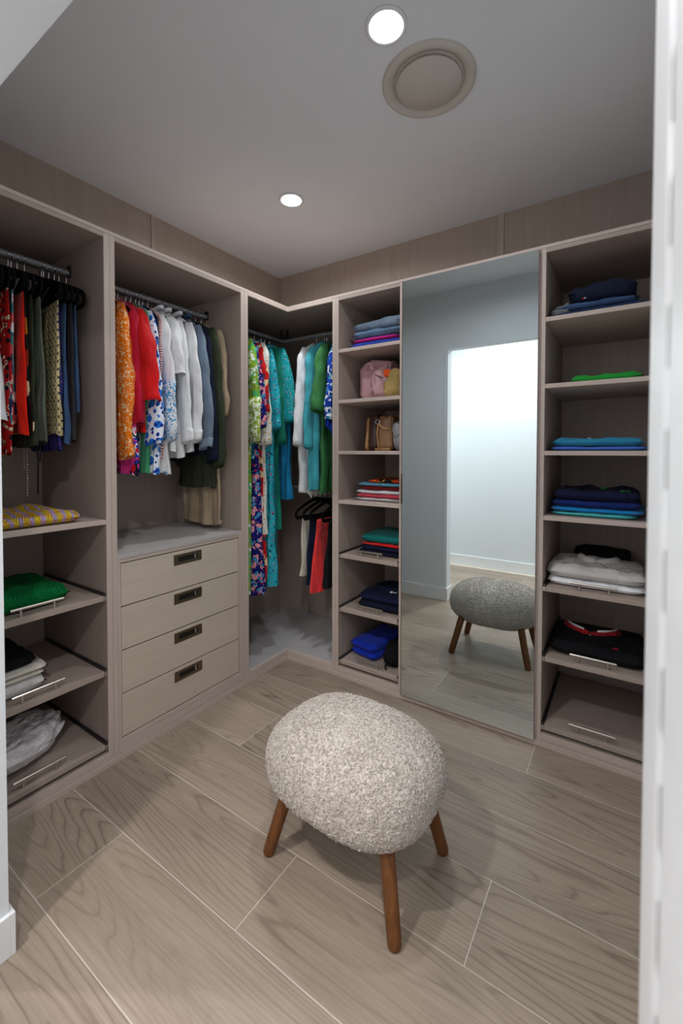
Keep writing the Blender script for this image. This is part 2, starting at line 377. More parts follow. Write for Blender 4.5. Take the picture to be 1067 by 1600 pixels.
# left wall, bay with hanging rail over four drawers
u2 = carcass('L', 'wardrobe_unit', -1.189, -0.392, 0.0235, 0.026, 'wardrobe unit with hanging rail above four flush-handled drawers')
box('counter', plain('grey_counter', (178,172,170), 0.5), u2, *T2('L')(-1.1655, -0.418, 0.001, DEP-0.02, 0.914, 0.934))
box('stile', M['ez'], u2, *T2('L')(-1.1655, -1.152, 0.0, 0.03, 0.066, 0.914)); box('stile', M['ez'], u2, *T2('L')(-0.4405, -0.418, 0.0, 0.03, 0.066, 0.914))
box('drawer_rail', M['ey'], u2, *T2('L')(-1.152, -0.4405, 0.004, 0.03, 0.897, 0.914)); box('drawer_rail', M['ey'], u2, *T2('L')(-1.152, -0.4405, 0.0, 0.03, 0.066, 0.094))
box('gap_shade_sheet', M['dark'], u2, *T2('L')(-1.152, -0.4405, 0.03, 0.036, 0.094, 0.897))  # near-black sheet, paints the shade seen in the gaps between drawers
dz = [0.895, 0.696, 0.496, 0.297, 0.097]
for i in range(4):
    d = box('drawer_front', M['drawer'], u2, *T2('L')(-1.149, -0.4435, 0.003, 0.022, dz[i+1]+0.0028, dz[i]-0.0028))
    zc = dz[i]-0.045; y0, y1 = -0.876, -0.707
    p = MB()
    p.box(-0.003, 0.0, y0, y1, zc+0.014, zc+0.0265); p.box(-0.003, 0.0, y0, y1, zc-0.0265, zc-0.012)
    p.box(-0.003, 0.0, y0, y0+0.026, zc-0.012, zc+0.014); p.box(-0.003, 0.0, y1-0.026, y1, zc-0.012, zc+0.014)
    build('flush_pull', p, M['bronze'], d, bevel=0.0006)
    build('pull_shade_patch', MB().box(-0.0031, -0.0026, y0+0.026, y1-0.026, zc-0.012, zc+0.014), M['dark'], d)  # flat dark patch, shade of the finger hole put into its colour
    build('pull_lip', MB().box(-0.0024, -0.0006, y1-0.045, y1-0.036, zc-0.010, zc+0.012), M['steel'], d)
# L-shaped corner unit
uc = empty('corner_wardrobe', (-DEP/2, DEP/2, 0)); tag(uc, 'L-shaped corner wardrobe with two rails meeting in the corner', 'wardrobe')
side_panel(uc, T2('L'), -0.391, -0.362); side_panel(uc, T2('R'), 0.362, 0.385)
LP = [(-0.62,-0.362),(0,-0.362),(0,0),(0.362,0),(0.362,0.62),(-0.62,0.62)]
build('top_panel', MB().prism(LP, 2.328, 2.348), M['wx'], uc, bevel=0.001)
build('base_panel', MB().prism(LP, 0.028, 0.064), plain('grey_base', (172,168,168), 0.5), uc, bevel=0.001)
box('back_panel', M['wz'], uc, -0.634, -0.62, -0.391, 0.62, 0.028, 2.348); box('back_panel', M['wz'], uc, -0.62, 0.0, 0.62, 0.634, 0.028, 2.348)
box('back_panel', M['wz'], uc, 0.004, 0.385, 0.62, 0.634, 0.028, 2.348)
build('front_rail', MB().prism([(0.001,-0.362),(0.001,-0.001),(0.362,-0.001),(0.362,0.018),(-0.018,0.018),(-0.018,-0.362)], 0.0285, 0.0655), M['ex'], uc, bevel=0.001)
build('front_rail', MB().prism([(0.001,-0.362),(0.001,-0.001),(0.362,-0.001),(0.362,0.018),(-0.018,0.018),(-0.018,-0.362)], 2.331, 2.3485), M['ex'], uc, bevel=0.001)
# back wall, shelf column beside the mirror
u3 = carcass('R', 'shelf_unit', 0.386, 0.840, 0.0205, 0.018, 'tall shelf column between the corner wardrobe and the mirror door')
for z in SH[:4]: fixed_shelf(u3, 'R', 0.4065, 0.822, z)
for z in SH[4:]: pullout(u3, 'R', 0.4065, 0.822, z, 0.614)
# mirror wardrobe
u4 = carcass('R', 'mirror_wardrobe', 0.841, 1.551, 0.018, 0.018, 'closed wardrobe with a full-height mirror door')
dr = box('door_leaf', M['wz'], u4, 0.847, 1.543, -0.017, -0.001, 0.030, 2.343)
build('mirror_pane', MB().box(0.849, 1.541, -0.0212, -0.0172, 0.032, 2.3415), M['mirror'], dr)
build('edge_pull', MB().box(0.843, 0.8475, -0.024, 0.0, 1.113, 1.278).box(0.8475, 0.852, -0.0245, -0.0215, 1.113, 1.278), M['bronze'], dr, bevel=0.0008)
build('edge_profile', MB().box(0.8445, 0.847, -0.0218, -0.003, 0.030, 1.112).box(0.8445, 0.847, -0.0218, -0.003, 1.279, 2.343), M['steel'], dr)
# right shelf column
u5 = carcass('R', 'shelf_unit', 1.552, 2.055, 0.018, 0.03, 'tall shelf column right of the mirror door')
for z in SH[:4]: fixed_shelf(u5, 'R', 1.57, 2.025, z)
for z in SH[4:]: pullout(u5, 'R', 1.57, 2.025, z, 1.778)

# ------------------------------------------------------------------ rails
ROD = 2.236; RX = 0.30
def rail(name, p, q, label, ends):
    t = empty(name, (min(p[0],q[0]), min(p[1],q[1]), p[2])); tag(t, label, 'clothes rail')
    build('tube', MB().tube([p, q], 0.0135, 16), M['rail'], t, smooth=False)
    for e, ax in ends:
        e = Vector(e); b = MB(); h = [0.017]*3; h[ax] = 0.004
        b.box(e.x-h[0], e.x+h[0], e.y-h[1], e.y+h[1], e.z-0.018, e.z+0.034); build('bracket', b, M['runner'], t, bevel=0.002)
    return t
rail('clothes_rail', (-RX,FW+0.02,ROD), (-RX,-1.214,ROD), 'oval grey rail under the top of the doorway wardrobe unit', (((-RX,-1.218,ROD),1),))
rail('clothes_rail', (-RX,-1.165,ROD), (-RX,-0.418,ROD), 'grey rail above the drawers, full of shirts', (((-RX,-0.422,ROD),1),((-RX,-1.161,ROD),1)))
rail('clothes_rail', (-RX,-0.362,ROD), (-RX,0.315,ROD), 'grey rail on the left arm of the corner wardrobe', (((-RX,-0.358,ROD),1),))
rail('clothes_rail', (-RX+0.014,0.30,ROD), (0.362,0.30,ROD), 'grey rail on the right arm of the corner wardrobe', (((0.358,0.30,ROD),0),))
hb = empty('rail_hanger', (-RX, 0.30, ROD)); tag(hb, 'dark bracket holding the two corner rails from above', 'bracket')
for dx, dy in ((-0.02,0.0),(0.03,0.012)):
    build('bracket_arm', MB().box(-RX+dx-0.006, -RX+dx+0.006, 0.30+dy-0.004, 0.30+dy+0.004, ROD+0.013, 2.328), M['runner'], hb)
LOWZ = 1.135
rail('clothes_rail', (-0.25,0.30,LOWZ), (0.362,0.30,LOWZ), 'low rail carrying the shorts in the corner wardrobe', (((0.358,0.30,LOWZ),0),))

# ------------------------------------------------------------------ clothes on hangers
def LW(side, v, tilt):
    ct, st = math.cos(tilt), math.sin(tilt)
    if side == 'L': return lambda u, w, z: (-RX+u*ct-w*st, v+u*st+w*ct, z)
    return lambda u, w, z: (v+u*st+w*ct, 0.30-(u*ct-w*st), z)
def fbm(x, y, z): return noise.noise(Vector((x, y, z)))
def smooth(a, b, x):
    t = max(0, min(1, (x-a)/(b-a))); return t*t*(3-2*t)
HZ = 2.236
hanger_proto = {}
def hanger(side, v, tilt, ref, rod=ROD, clip=False, half=0.205, bare=False):
    """slim flocked hanger with chrome hook; alike hangers share mesh data"""
    key = (side, round(rod,2), half)
    P = LW(side, 0, 0); z0 = rod
    loc = Vector(LW(side, v, 0)(0, 0, z0-0.21))
    if key not in hanger_proto:
        t = empty('hanger', loc)
        path = []
        for k in range(9):   # right arm out, round end, bar back
            s = k/8; path.append((0.012+s*(half-0.03), z0-0.075-0.062*s**1.25))
        for k in range(1, 8):
            an = PI/2-PI*k/8; path.append((half-0.024+0.024*math.cos(an), z0-0.165+0.028*math.sin(an)))
        pts = [(u, z) for u, z in path]+[(0.0, z0-0.197)]+[(-u, z) for u, z in reversed(path)]
        L0 = LW(side, v, 0)
        b = MB().tube([L0(u, 0, z) for u, z in pts], 0.0125, 8, closed=True, flat=0.5)
        b.tube([L0(0.0, 0, z0-0.085), L0(0.0, 0, z0-0.068)], 0.013, 10)
        build('body', b, M['velvet'], t, smooth=True)
        hk = [(0, z0-0.07), (0, z0-0.04)]
        for k in range(11):
            an = -PI*0.42+PI*1.32*k/10; hk.append((0.0165*math.cos(an), z0+0.001+0.0165*math.sin(an)))
        build('hook', MB().tube([L0(u, 0, z) for u, z in hk], 0.0022, 8), M['chrome'], t, smooth=True)
        hanger_proto[key] = t
    else:
        t = copy_tree(hanger_proto[key]); t.location = loc
    t.rotation_euler = (0, 0, tilt if side == 'L' else -tilt)
    tag(t, 'black hanger '+('hanging bare '+ref if bare else 'of the '+ref), 'hanger', 'slim black clothes hangers')
    if clip:
        pass
    return t
def body_mesh(Lf, top, hem, hw, hwh, th, thh, seed, shoulders=True, folds=3.0, amp=0.014, hemslope=0.0, nz=26, nu=40):
    R = random.Random(seed); ph = R.uniform(0, 6); ph2 = R.uniform(0, 6)
    def fn(i, j):
        a = 2*PI*i; s = j
        z = top-(top-hem)*s
        d = top-z
        if shoulders:
            k = min(1.0, d/0.085); wd = 0.05+(hw-0.05)*(k**0.75) if d < 0.085 else hw+(hwh-hw)*((d-0.085)/(max(0.01, top-hem-0.085)))
        else: wd = hw+(hwh-hw)*s
        t_ = th*(0.35+0.65*smooth(0, 0.2, d)) + (thh-th)*s
        cu, su = math.cos(a), math.sin(a)
        u = wd*math.copysign(abs(cu)**0.8, cu); w_ = t_*math.copysign(abs(su)**0.8, su)
        g = smooth(0.05, 0.9, s)
        w_ += amp*g*(math.sin(folds*PI*u/hw+ph)+0.5*math.sin(folds*2.1*PI*u/hw+ph2+z*3))
        w_ += 0.012*fbm(u*7+seed, z*5, seed)*(0.3+g); u += 0.010*fbm(z*7, seed*1.3, su*2)*(0.3+g)
        if s > 0.97: z += 0.006*math.sin(a*3+ph)
        return Lf(u, w_, z+hemslope*(u/hw)*s*0.1)
    b = MB().grid(fn, nu, nz, True)
    b.f.append(tuple(range(nu)))
    return b
def sleeve_mesh(Lf, top, sh, length, r0, r1, sign, seed, out=0.02, bulge=0.0, sway=0.0, flat=0.5, nz=22, nu=18, frm=0.0, to=1.0):
    def fn(i, j):
        s = frm+(to-frm)*j; a = 2*PI*i
        z = top-length*s
        r = r0+(r1-r0)*s + bulge*math.sin(PI*min(1, s*1.1))
        r *= 0.45+0.55*smooth(-0.04, 0.12, s)
        cu = sign*(sh-0.03+(out*math.sin(s*PI*0.5) if sign > 0 else 0.02*s)+0.016*fbm(s*3.2, seed, 1))
        cw = sway*s*s+0.012*fbm(s*2.5, seed, 7)
        rr = r*(1+0.22*fbm(math.cos(a)*1.3+seed, math.sin(a)*1.3, s*length*13)+0.05*math.sin(a*4+seed))
        return Lf(cu+rr*math.cos(a), cw+rr*flat*math.sin(a), z+0.012*math.cos(a)*s*sign)
    return MB().grid(fn, nu, nz, True)
def garment(side, v, name, short, cat, mat, hem, top=None, tilt=0.0, hw=0.19, hwh=None, th=0.016, thh=0.026, sleeve=None, cuff=None, cuffmat=None, shoulders=True,
            folds=3.0, amp=0.012, seed=1, rod=ROD, hang=True, collar=None, hemband=None, group=None, extra=None, smat=None, label=None):
    Lf = LW(side, v, tilt); hwh = hwh or hw
    if top is None: top = rod-0.062 if shoulders else rod-0.195
    b = body_mesh(Lf, top, hem, hw, hwh, th, thh, seed, shoulders, folds, amp)
    lab = label or short
    multi = sleeve or collar or hemband or extra
    if not multi:
        o = build(name, b, mat, None, smooth=True); tag(o, lab, cat, group)
    else:
        o = empty(name, Lf(0, 0, hem)); tag(o, lab, cat, group)
        build('body', b, mat, o, smooth=True)
        if sleeve:
            ln, r0, r1 = sleeve[:3]; kw = sleeve[3] if len(sleeve) > 3 else {}
            for sg in (1, -1):
                s = build('sleeve', sleeve_mesh(Lf, top-0.055, hw, ln, r0, r1, sg, seed+sg, **kw), smat or mat, o, smooth=True, solid=0.0015)
                if cuff:
                    build('cuff', sleeve_mesh(Lf, top-0.055, hw, ln, r0*1.04+0.002, r1*1.06+0.002, sg, seed+sg, nz=5, **{**kw, 'frm': 1-cuff/ln, 'to': 1.008}), cuffmat or mat, s, smooth=True, solid=0.002)
        if collar:
            pts = [Lf(0.065*math.cos(a), 0.018*math.sin(a), top+0.006+0.012*abs(math.cos(a))) for a in [2*PI*k/20 for k in range(20)]]
            build('collar', MB().tube(pts, 0.011, 8, closed=True, flat=0.4), collar, o, smooth=True)
        if hemband:
            bm_, hgt = hemband
            build('hem_band', body_mesh(Lf, hem+hgt, hem-0.001, hwh*1.012, hwh*1.02, (th+thh)*0.55+0.003, thh+0.003, seed, False, folds, amp*0.6, nz=4), bm_, o, smooth=True)
        if extra: extra(o, Lf)
    if hang: hanger(side, v, tilt, short, rod, half=0.165 if shoulders else 0.215)
    return o
F_ = lambda n, c, **k: fabric(n, c, **k)
G1 = 'trousers and skirts on the doorway rail'; G2 = 'tops and jackets above the drawers'; G3 = 'dresses in the corner wardrobe'; G4 = 'shorts on the low corner rail'
white_m = F_('white_cotton', (238,238,240), weave=320); cream_m = F_('cream_cotton', (222,216,204), weave=300)
denim = F_('blue_denim', (58,84,122), weave=700, var=0.25, strength=0.5); denim_l = F_('faded_denim', (116,132,150), weave=700, var=0.22, strength=0.5)
black_m = F_('black_cotton', (20,20,24)); charcoal = F_('charcoal_cotton', (50,47,50)); navy = F_('navy_cotton', (20,26,46)); olive = F_('dark_olive', (52,58,42)); sage = F_('sage_grey', (92,100,86), var=0.2)
beige = F_('beige_cotton', (172,152,126)); redor = F_('scarlet_cotton', (232,34,14)); crim = F_('crimson_silk', (190,12,50), rough=0.6); red = F_('bright_red', (214,14,18), rough=0.7)
green_thin = F_('mint_green', (70,160,110)); emer = F_('emerald_crepe', (14,112,92), var=0.2); teal_pl = F_('turquoise_voile', (72,172,186), var=0.2); green_si = F_('leaf_green_silk', (58,122,66), var=0.28, rough=0.6); azure = F_('azure_chiffon', (22,126,176), var=0.2)
coral = F_('coral_cotton', (236,58,58)); stone = F_('stone_cotton', (196,188,172))
redflor = prints('red_flower_print', (186,22,24), [((240,225,195), 36, 0.36, 1, 'dot'), ((40,40,70), 36, 0.2, 1, 'dot'), ((20,20,30), 26, 0.28, 2, 'dot')])
multi = patches('coral_teal_check', [(200,80,80), (46,110,130), (230,225,225), (40,50,90), (220,100,100), (235,235,235), (60,130,140)], 42)
patchw = patches('brown_patchwork', [(30,26,24), (190,120,30), (230,200,160), (150,40,20), (40,36,30)], 24)
latt = lattice('cream_navy_lattice', (214,198,150), (24,40,60), (206,178,120), 190)
purp = prints('indigo_ikat_print', (46,44,110), [((150,60,110), 50, 0.3, 2, 'dia'), ((190,200,230), 60, 0.18, 3, 'dia')])
orange = prints('orange_batik_print', (244,122,8), [((250,214,160), 44, 0.30, 1, 'dot'), ((250,220,175), 95, 0.27, 4, 'dot'), ((252,222,180), 22, 0.10, 2, 'curl')])
psych = prints('pink_blue_swirl_print', (30,60,200), [((240,235,240), 9, 0.9, 6, 'curl'), ((230,60,150), 8, 0.75, 1, 'curl'), ((20,20,30), 9, 0.35, 2, 'curl'), ((220,20,60), 11, 0.3, 5, 'dot')], 0.5)
bluflo = prints('blue_white_petal_print', (236,240,250), [((36,120,220), 22, 0.46, 1, 'dot'), ((20,50,150), 34, 0.33, 3, 'dot'), ((90,170,235), 40, 0.2, 1, 'dot')])
redband = prints('white_red_band_print', (232,226,222), [((196,30,44), 26, 0.72, 1, 'band'), ((200,40,50), 60, 0.25, 2, 'dia')])
embro = prints('blue_embroidery', (230,232,236), [((40,150,205), 60, 0.27, 1, 'dot'), ((40,150,205), 26, 0.34, 2, 'curl')])
lime = prints('green_lime_print', (226,238,224), [((70,180,110), 9, 1.0, 1, 'curl'), ((150,180,50), 14, 0.7, 3, 'curl'), ((120,160,40), 50, 0.3, 2, 'sq')], 0.4)
limeb = prints('lime_tile_print', (150,176,56), [((232,240,214), 26, 0.55, 2, 'curl'), ((232,240,214), 36, 0.26, 1, 'sq')], 0.3)
tealp = prints('teal_patch_print', (20,90,120), [((120,205,200), 20, 0.42, 1, 'dot'), ((16,50,100), 24, 0.34, 2, 'dot')], 0.6)
navflo = prints('navy_blossom_print', (16,22,104), [((226,150,160), 19, 0.40, 1, 'dot'), ((60,140,190), 24, 0.33, 2, 'dot'), ((180,40,70), 38, 0.22, 1, 'dot'), ((240,200,200), 60, 0.2, 3, 'dot')], 0.8)
redcr = prints('red_cream_print', (196,26,30), [((226,200,150), 14, 0.36, 2, 'dot'), ((60,70,90), 22, 0.34, 1, 'dot')], 0.7)
gold = prints('white_gold_print', (224,220,212), [((190,165,60), 40, 0.25, 1, 'dot')], 0.4)
turq = prints('turquoise_sprig_print', (40,168,186), [((20,60,90), 44, 0.24, 1, 'dot'), ((190,50,120), 38, 0.20, 3, 'dot'), ((230,220,150), 50, 0.15, 5, 'dot')], 0.8)
tealsp = prints('teal_speckle_print', (20,152,156), [((16,60,80), 80, 0.25, 1, 'dot'), ((190,130,180), 50, 0.22, 3, 'dot'), ((230,240,240), 90, 0.15, 5, 'dot')], 0.5)
blupai = prints('blue_paisley_print', (230,234,240), [((24,64,170), 13, 0.9, 1, 'curl'), ((50,150,180), 26, 0.34, 2, 'dot'), ((20,50,150), 30, 0.28, 3, 'dot')], 0.6)

# --- doorway bay: trousers, skirts, shorts
def bottoms(v, nm, short, cat, mat, hem, sd, hw=0.185, **k):
    return garment('L', v, nm, short, cat, mat, hem, shoulders=False, seed=sd, hw=hw, tilt=k.pop('tilt', -0.1), group=G1, th=k.pop('th', 0.012), thh=k.pop('thh', 0.018), amp=k.pop('amp', 0.008), folds=k.pop('folds', 2.2), **k)
garment('L', -1.53, 'shirt', 'plain white top whose hem shows at the door jamb', 'shirt', white_m, 1.52, top=1.90, seed=3, hw=0.12, hwh=0.215, group=G1, shoulders=False, tilt=-0.1)
bottoms(-1.508, 'trousers', 'red trousers printed with small cream flowers', 'trousers', redflor, 1.39, 4, hw=0.2)
bottoms(-1.492, 'skirt', 'coral, teal and white check print skirt', 'skirt', multi, 1.515, 5, hw=0.2)
bottoms(-1.458, 'trousers', 'plain scarlet trousers beside the check print skirt', 'trousers', redor, 1.47, 6, hw=0.2, hwh=0.225, thh=0.022)
bottoms(-1.447, 'skirt', 'brown, black and cream patchwork skirt', 'skirt', patchw, 1.475, 7, hw=0.19)
def beads(o, Lf):
    for k, (u, zt, zb) in enumerate(((0.02, 1.44, 1.31), (0.06, 1.44, 1.2))):
        b = MB(); n = int((zt-zb)/0.012)
        for i in range(n):
            z = zt-i*0.012; p = Lf(u+0.003*math.sin(i), 0.01, z); b.lathe([(0.001, z+0.005), (0.0045, z), (0.001, z-0.005)], p[0], p[1], 8)
        build('bead_string', b, M['steel'], o, smooth=True)
bottoms(-1.425, 'trousers', 'dark olive loose trousers with bead strings', 'trousers', olive, 1.42, 8, hw=0.19, extra=beads, thh=0.024)
def ties(o, Lf):
    for u, zb, dx in ((0.13, 1.22, 0.0), (0.155, 1.36, 0.008)):
        build('tie', MB().tube([Lf(u, 0, 1.48), Lf(u+dx, 0.004, (1.48+zb)/2), Lf(u+0.006+dx, 0.0, zb)], 0.0055, 6, flat=0.4), black_m, o, smooth=True)
bottoms(-1.398, 'trousers', 'sage grey ruffled trousers with black ties', 'trousers', sage, 1.44, 9, hw=0.195, extra=ties, amp=0.013, folds=4)
bottoms(-1.332, 'trousers', 'cream trousers with a navy lattice print', 'trousers', latt, 1.47, 10, hw=0.205, thh=0.026)
bottoms(-1.324, 'shorts', 'indigo ikat print shorts below the lattice trousers', 'shorts', purp, 1.405, 11, hw=0.19)
bottoms(-1.303, 'jeans', 'mid-blue jeans folded beside the lattice trousers', 'jeans', denim, 1.435, 12, hw=0.2)
bottoms(-1.28, 'trousers', 'charcoal trousers between two pairs of jeans', 'trousers', charcoal, 1.445, 13, hw=0.205)
bottoms(-1.26, 'jeans', 'dark blue jeans nearest the unit side panel', 'jeans', denim, 1.57, 14, hw=0.2)
hanger('L', -1.229, -0.1, 'next to the side panel in the doorway wardrobe', bare=True)

# --- shirts and jackets above the drawers
def top_(v, nm, short, cat, mat, hem, sd, **k):
    return garment('L', v, nm, short, cat, mat, hem, seed=sd, group=G2, tilt=k.pop('tilt', -0.10), hw=k.pop('hw', 0.165), hwh=k.pop('hwh', 0.19), **k)
LONG = lambda z, r0=0.055, r1=0.042, **k: (2.119-z, r0, r1, k)
top_(-1.035, 'blouse', 'orange blouse with a cream batik print', 'blouse', orange, 1.40, 21, sleeve=LONG(1.375, 0.06, 0.05, bulge=0.012, out=0.045), cuff=0.05)
top_(-1.000, 'skirt', 'pink and blue swirl print skirt under the red shirts', 'skirt', psych, 1.285, 24, hw=0.17, hwh=0.205, thh=0.03)
top_(-0.985, 'blouse', 'crimson blouse next to the orange print one', 'blouse', crim, 1.50, 22, sleeve=LONG(1.53, 0.058, 0.052, out=0.06))
top_(-0.942, 'shirt', 'bright red shirt with wide short sleeves', 'shirt', red, 1.50, 23, sleeve=LONG(1.64, 0.062, 0.074, out=0.095, flat=0.6))
top_(-0.915, 'top', 'thin mint green top behind the bright red shirt', 'top', green_thin, 1.29, 25, hw=0.195)
top_(-0.888, 'blouse', 'white blouse with blue petal print', 'blouse', bluflo, 1.29, 26, sleeve=LONG(1.43, 0.055, 0.07, sway=-0.01, out=0.07), hwh=0.205, thh=0.032)
top_(-0.868, 'top', 'slim navy top beside the blue petal blouse', 'top', navy, 1.5, 27, hw=0.19)
top_(-0.848, 'tunic', 'white tunic with red printed bands', 'tunic', redband, 1.36, 28, hw=0.2)
def emb(o, Lf):
    pass
top_(-0.818, 'tunic', 'white tunic with blue embroidered sleeves', 'tunic', white_m, 1.285, 29, sleeve=LONG(1.46, 0.055, 0.046, out=0.09), smat=white_m, cuff=0.30, cuffmat=embro, hemband=(embro, 0.012))
top_(-0.765, 'blouse', 'white pleated blouse with short sleeves', 'blouse', white_m, 1.40, 30, sleeve=LONG(1.80, 0.06, 0.066, out=0.06), cuff=0.012, collar=white_m, folds=6, amp=0.007)
top_(-0.715, 'shirt', 'white collared shirt left of the other long-sleeved white shirt', 'shirt', white_m, 1.37, 31, sleeve=LONG(1.455, 0.06, 0.045, out=0.075), cuff=0.06, collar=white_m, thh=0.034)
top_(-0.645, 'shirt', 'white shirt hanging right before the denim jacket', 'shirt', white_m, 1.40, 32, sleeve=LONG(1.46, 0.058, 0.046, out=0.075), cuff=0.05, collar=white_m, thh=0.034)
top_(-0.585, 'jacket', 'faded blue denim jacket', 'jacket', denim_l, 1.44, 33, sleeve=LONG(1.425, 0.062, 0.05, out=0.09), cuff=0.045, collar=denim, thh=0.036)
top_(-0.545, 'jacket', 'navy jacket behind the denim jacket', 'jacket', navy, 1.38, 34, sleeve=LONG(1.35, 0.06, 0.048, out=0.085), cuff=0.04)
top_(-0.505, 'sweater', 'dark olive sweater to the right of the denim jacket', 'sweater', olive, 1.19, 35, hw=0.185, sleeve=LONG(1.31, 0.062, 0.045, out=0.085), thh=0.034)
top_(-0.462, 'coat', 'long beige coat against the side panel above the drawers', 'coat', beige, 0.965, 36, tilt=-0.05, hw=0.19, sleeve=LONG(1.6, 0.045, 0.032, out=0.06), hemband=(beige, 0.03))

# --- corner wardrobe, left arm
def left_c(v, nm, short, cat, mat, hem, sd, **k):
    return garment('L', v, nm, short, cat, mat, hem, seed=sd, group=G3, tilt=k.pop('tilt', -0.1), **k)
left_c(-0.205, 'dress', 'green and white dress with lime tile print cuffs', 'dress', lime, 0.48, 41, sleeve=LONG(1.46, 0.06, 0.055, out=0.05), cuff=0.28, cuffmat=limeb)
left_c(-0.19, 'top', 'teal patch print top behind the green and white dress', 'top', tealp, 1.35, 42, hw=0.2)
left_c(-0.16, 'dress', 'long navy dress with pink blossom print', 'dress', navflo, 0.475, 43, hw=0.175, hwh=0.235, th=0.022, thh=0.056, amp=0.018, folds=5, sleeve=LONG(1.55, 0.055, 0.06, out=0.065))
left_c(-0.105, 'dress', 'long red dress with cream and grey print', 'dress', redcr, 0.47, 44, hw=0.17, hwh=0.215, sleeve=LONG(1.65, 0.055, 0.06, out=0.05))
left_c(-0.09, 'kaftan', 'white kaftan with gold trim', 'kaftan', gold, 0.85, 45, hw=0.195, hwh=0.215, sleeve=LONG(1.44, 0.05, 0.075))
left_c(-0.01, 'dress', 'long turquoise dress with dark sprigs and a hem frill', 'dress', turq, 0.5, 46, hw=0.175, hwh=0.225, th=0.022, thh=0.058, amp=0.018, folds=5, sleeve=LONG(1.55, 0.055, 0.058, out=0.065), hemband=(turq, 0.13))
left_c(0.06, 'dress', 'plain emerald green dress', 'dress', emer, 0.86, 47, hw=0.17, hwh=0.2, sleeve=LONG(1.45, 0.055, 0.06, out=0.05))
left_c(0.095, 'tunic', 'teal speckled tunic with wide sleeves', 'tunic', tealsp, 1.5, 48, hw=0.2, sleeve=LONG(1.6, 0.06, 0.08, out=0.065))
left_c(0.145, 'dress', 'azure blue tiered dress deep in the corner', 'dress', azure, 1.07, 49, hw=0.18, hwh=0.24, thh=0.05, amp=0.016, folds=6)
# --- corner wardrobe, right arm
def right_c(v, nm, short, cat, mat, hem, sd, **k):
    return garment('R', v, nm, short, cat, mat, hem, seed=sd, group=G3, tilt=k.pop('tilt', 0.06), **k)
right_c(0.015, 'tunic', 'long white tunic on the right corner rail', 'tunic', white_m, 1.12, 51, hw=0.175, hwh=0.205, thh=0.034, sleeve=LONG(1.44, 0.06, 0.062, out=0.065), hemband=(cream_m, 0.02))
right_c(0.085, 'tunic', 'plain turquoise tunic between white and green ones', 'tunic', teal_pl, 1.14, 52, hw=0.175, hwh=0.2, sleeve=LONG(1.42, 0.056, 0.05, out=0.05))
def fringe(o, Lf):
    b = MB()
    for i in range(26):
        u = -0.2+0.4*i/25; p = Lf(u, -0.02, 1.14); b.tube([p, (p[0], p[1], 1.10-0.012*math.sin(i*1.7))], 0.004, 5)
    build('fringe', b, cream_m, o)
right_c(0.105, 'wrap', 'sheer aqua wrap with a cream tassel fringe', 'wrap', teal_pl, 1.14, 55, hw=0.18, hwh=0.205, extra=fringe)
right_c(0.185, 'tunic', 'leaf green silk tunic', 'tunic', green_si, 1.13, 53, hw=0.175, hwh=0.205, thh=0.036, sleeve=LONG(1.66, 0.062, 0.085, out=0.065))
def poms(o, Lf):
    b = MB()
    for i in range(9):
        p = Lf(0.15+0.01*i, 0.015*math.sin(i*2.1), 1.6-0.012*(i % 4)); b.lathe([(0.001, p[2]+0.02), (0.014, p[2]+0.008), (0.016, p[2]-0.02), (0.003, p[2]-0.045)], p[0], p[1], 8)
    build('tassel_trim', b, F_('cobalt_tassel', (20,60,170)), o, smooth=True)
right_c(0.275, 'blouse', 'white and blue paisley blouse with cobalt tassels', 'blouse', blupai, 1.2, 54, hw=0.175, sleeve=LONG(1.6, 0.055, 0.075, out=0.05), extra=poms)
# --- low rail: shorts
def low(v, nm, short, mat, hem, sd, **k):
    return garment('R', v, nm, short, 'shorts', mat, hem, shoulders=False, seed=sd, rod=LOWZ, group=G4, tilt=0.05, hw=k.pop('hw', 0.17), hwh=k.pop('hwh', 0.2), th=0.02, thh=0.03, amp=0.008, folds=2, **k)
low(0.01, 'shorts', 'stone coloured shorts on the low corner rail', stone, 0.545, 61)
low(0.075, 'shorts', 'navy blue shorts on the low corner rail', F_('dark_navy', (20,30,56)), 0.49, 62)
low(0.135, 'shorts', 'coral red shorts on the low corner rail', coral, 0.455, 63, hwh=0.235)
low(0.235, 'shorts', 'black shorts nearest the mirror on the low corner rail', black_m, 0.5, 64, hwh=0.22)

# ------------------------------------------------------------------ folded clothes, bags
def slab(b, cx, cy, z0, w, d, h, seed, rot=0.0, e=9.0, lump=0.006, nx=26, ny=18, slope=(0,0)):
    """one soft folded layer with rounded rolled edges"""
    c_, s_ = math.cos(rot), math.sin(rot)
    def pt(s, t, sg):
        q = min(1, max(abs(s), abs(t))); k = (abs(s)**e+abs(t)**e); k = max(0.0, 1-min(1, k))**0.42
        x = w/2*s*(1-0.03*fbm(t*2+seed, seed, 3)); y = d/2*t*(1-0.03*fbm(s*2, seed, 9))
        r = 0.5
        z = z0+h*0.5+sg*h*0.5*k
        if sg > 0: z += k*(lump*fbm(s*2.2+seed, t*2.2, seed*0.7)+lump*0.5*fbm(s*6, t*6, seed))+k*(slope[0]*s+slope[1]*t)*h
        return (cx+x*c_-y*s_, cy+x*s_+y*c_, max(z0-0.0, z))
    ss = [math.sin(PI/2*(-1+2*i/(nx-1))) for i in range(nx)]; ts = [math.sin(PI/2*(-1+2*j/(ny-1))) for j in range(ny)]
    for sg in (1, -1):
        V = [pt(s, t, sg) for t in ts for s in ss]
        b.add(V, [(j*nx+i, j*nx+i+1, (j+1)*nx+i+1, (j+1)*nx+i) for j in range(ny-1) for i in range(nx-1)])
    return b
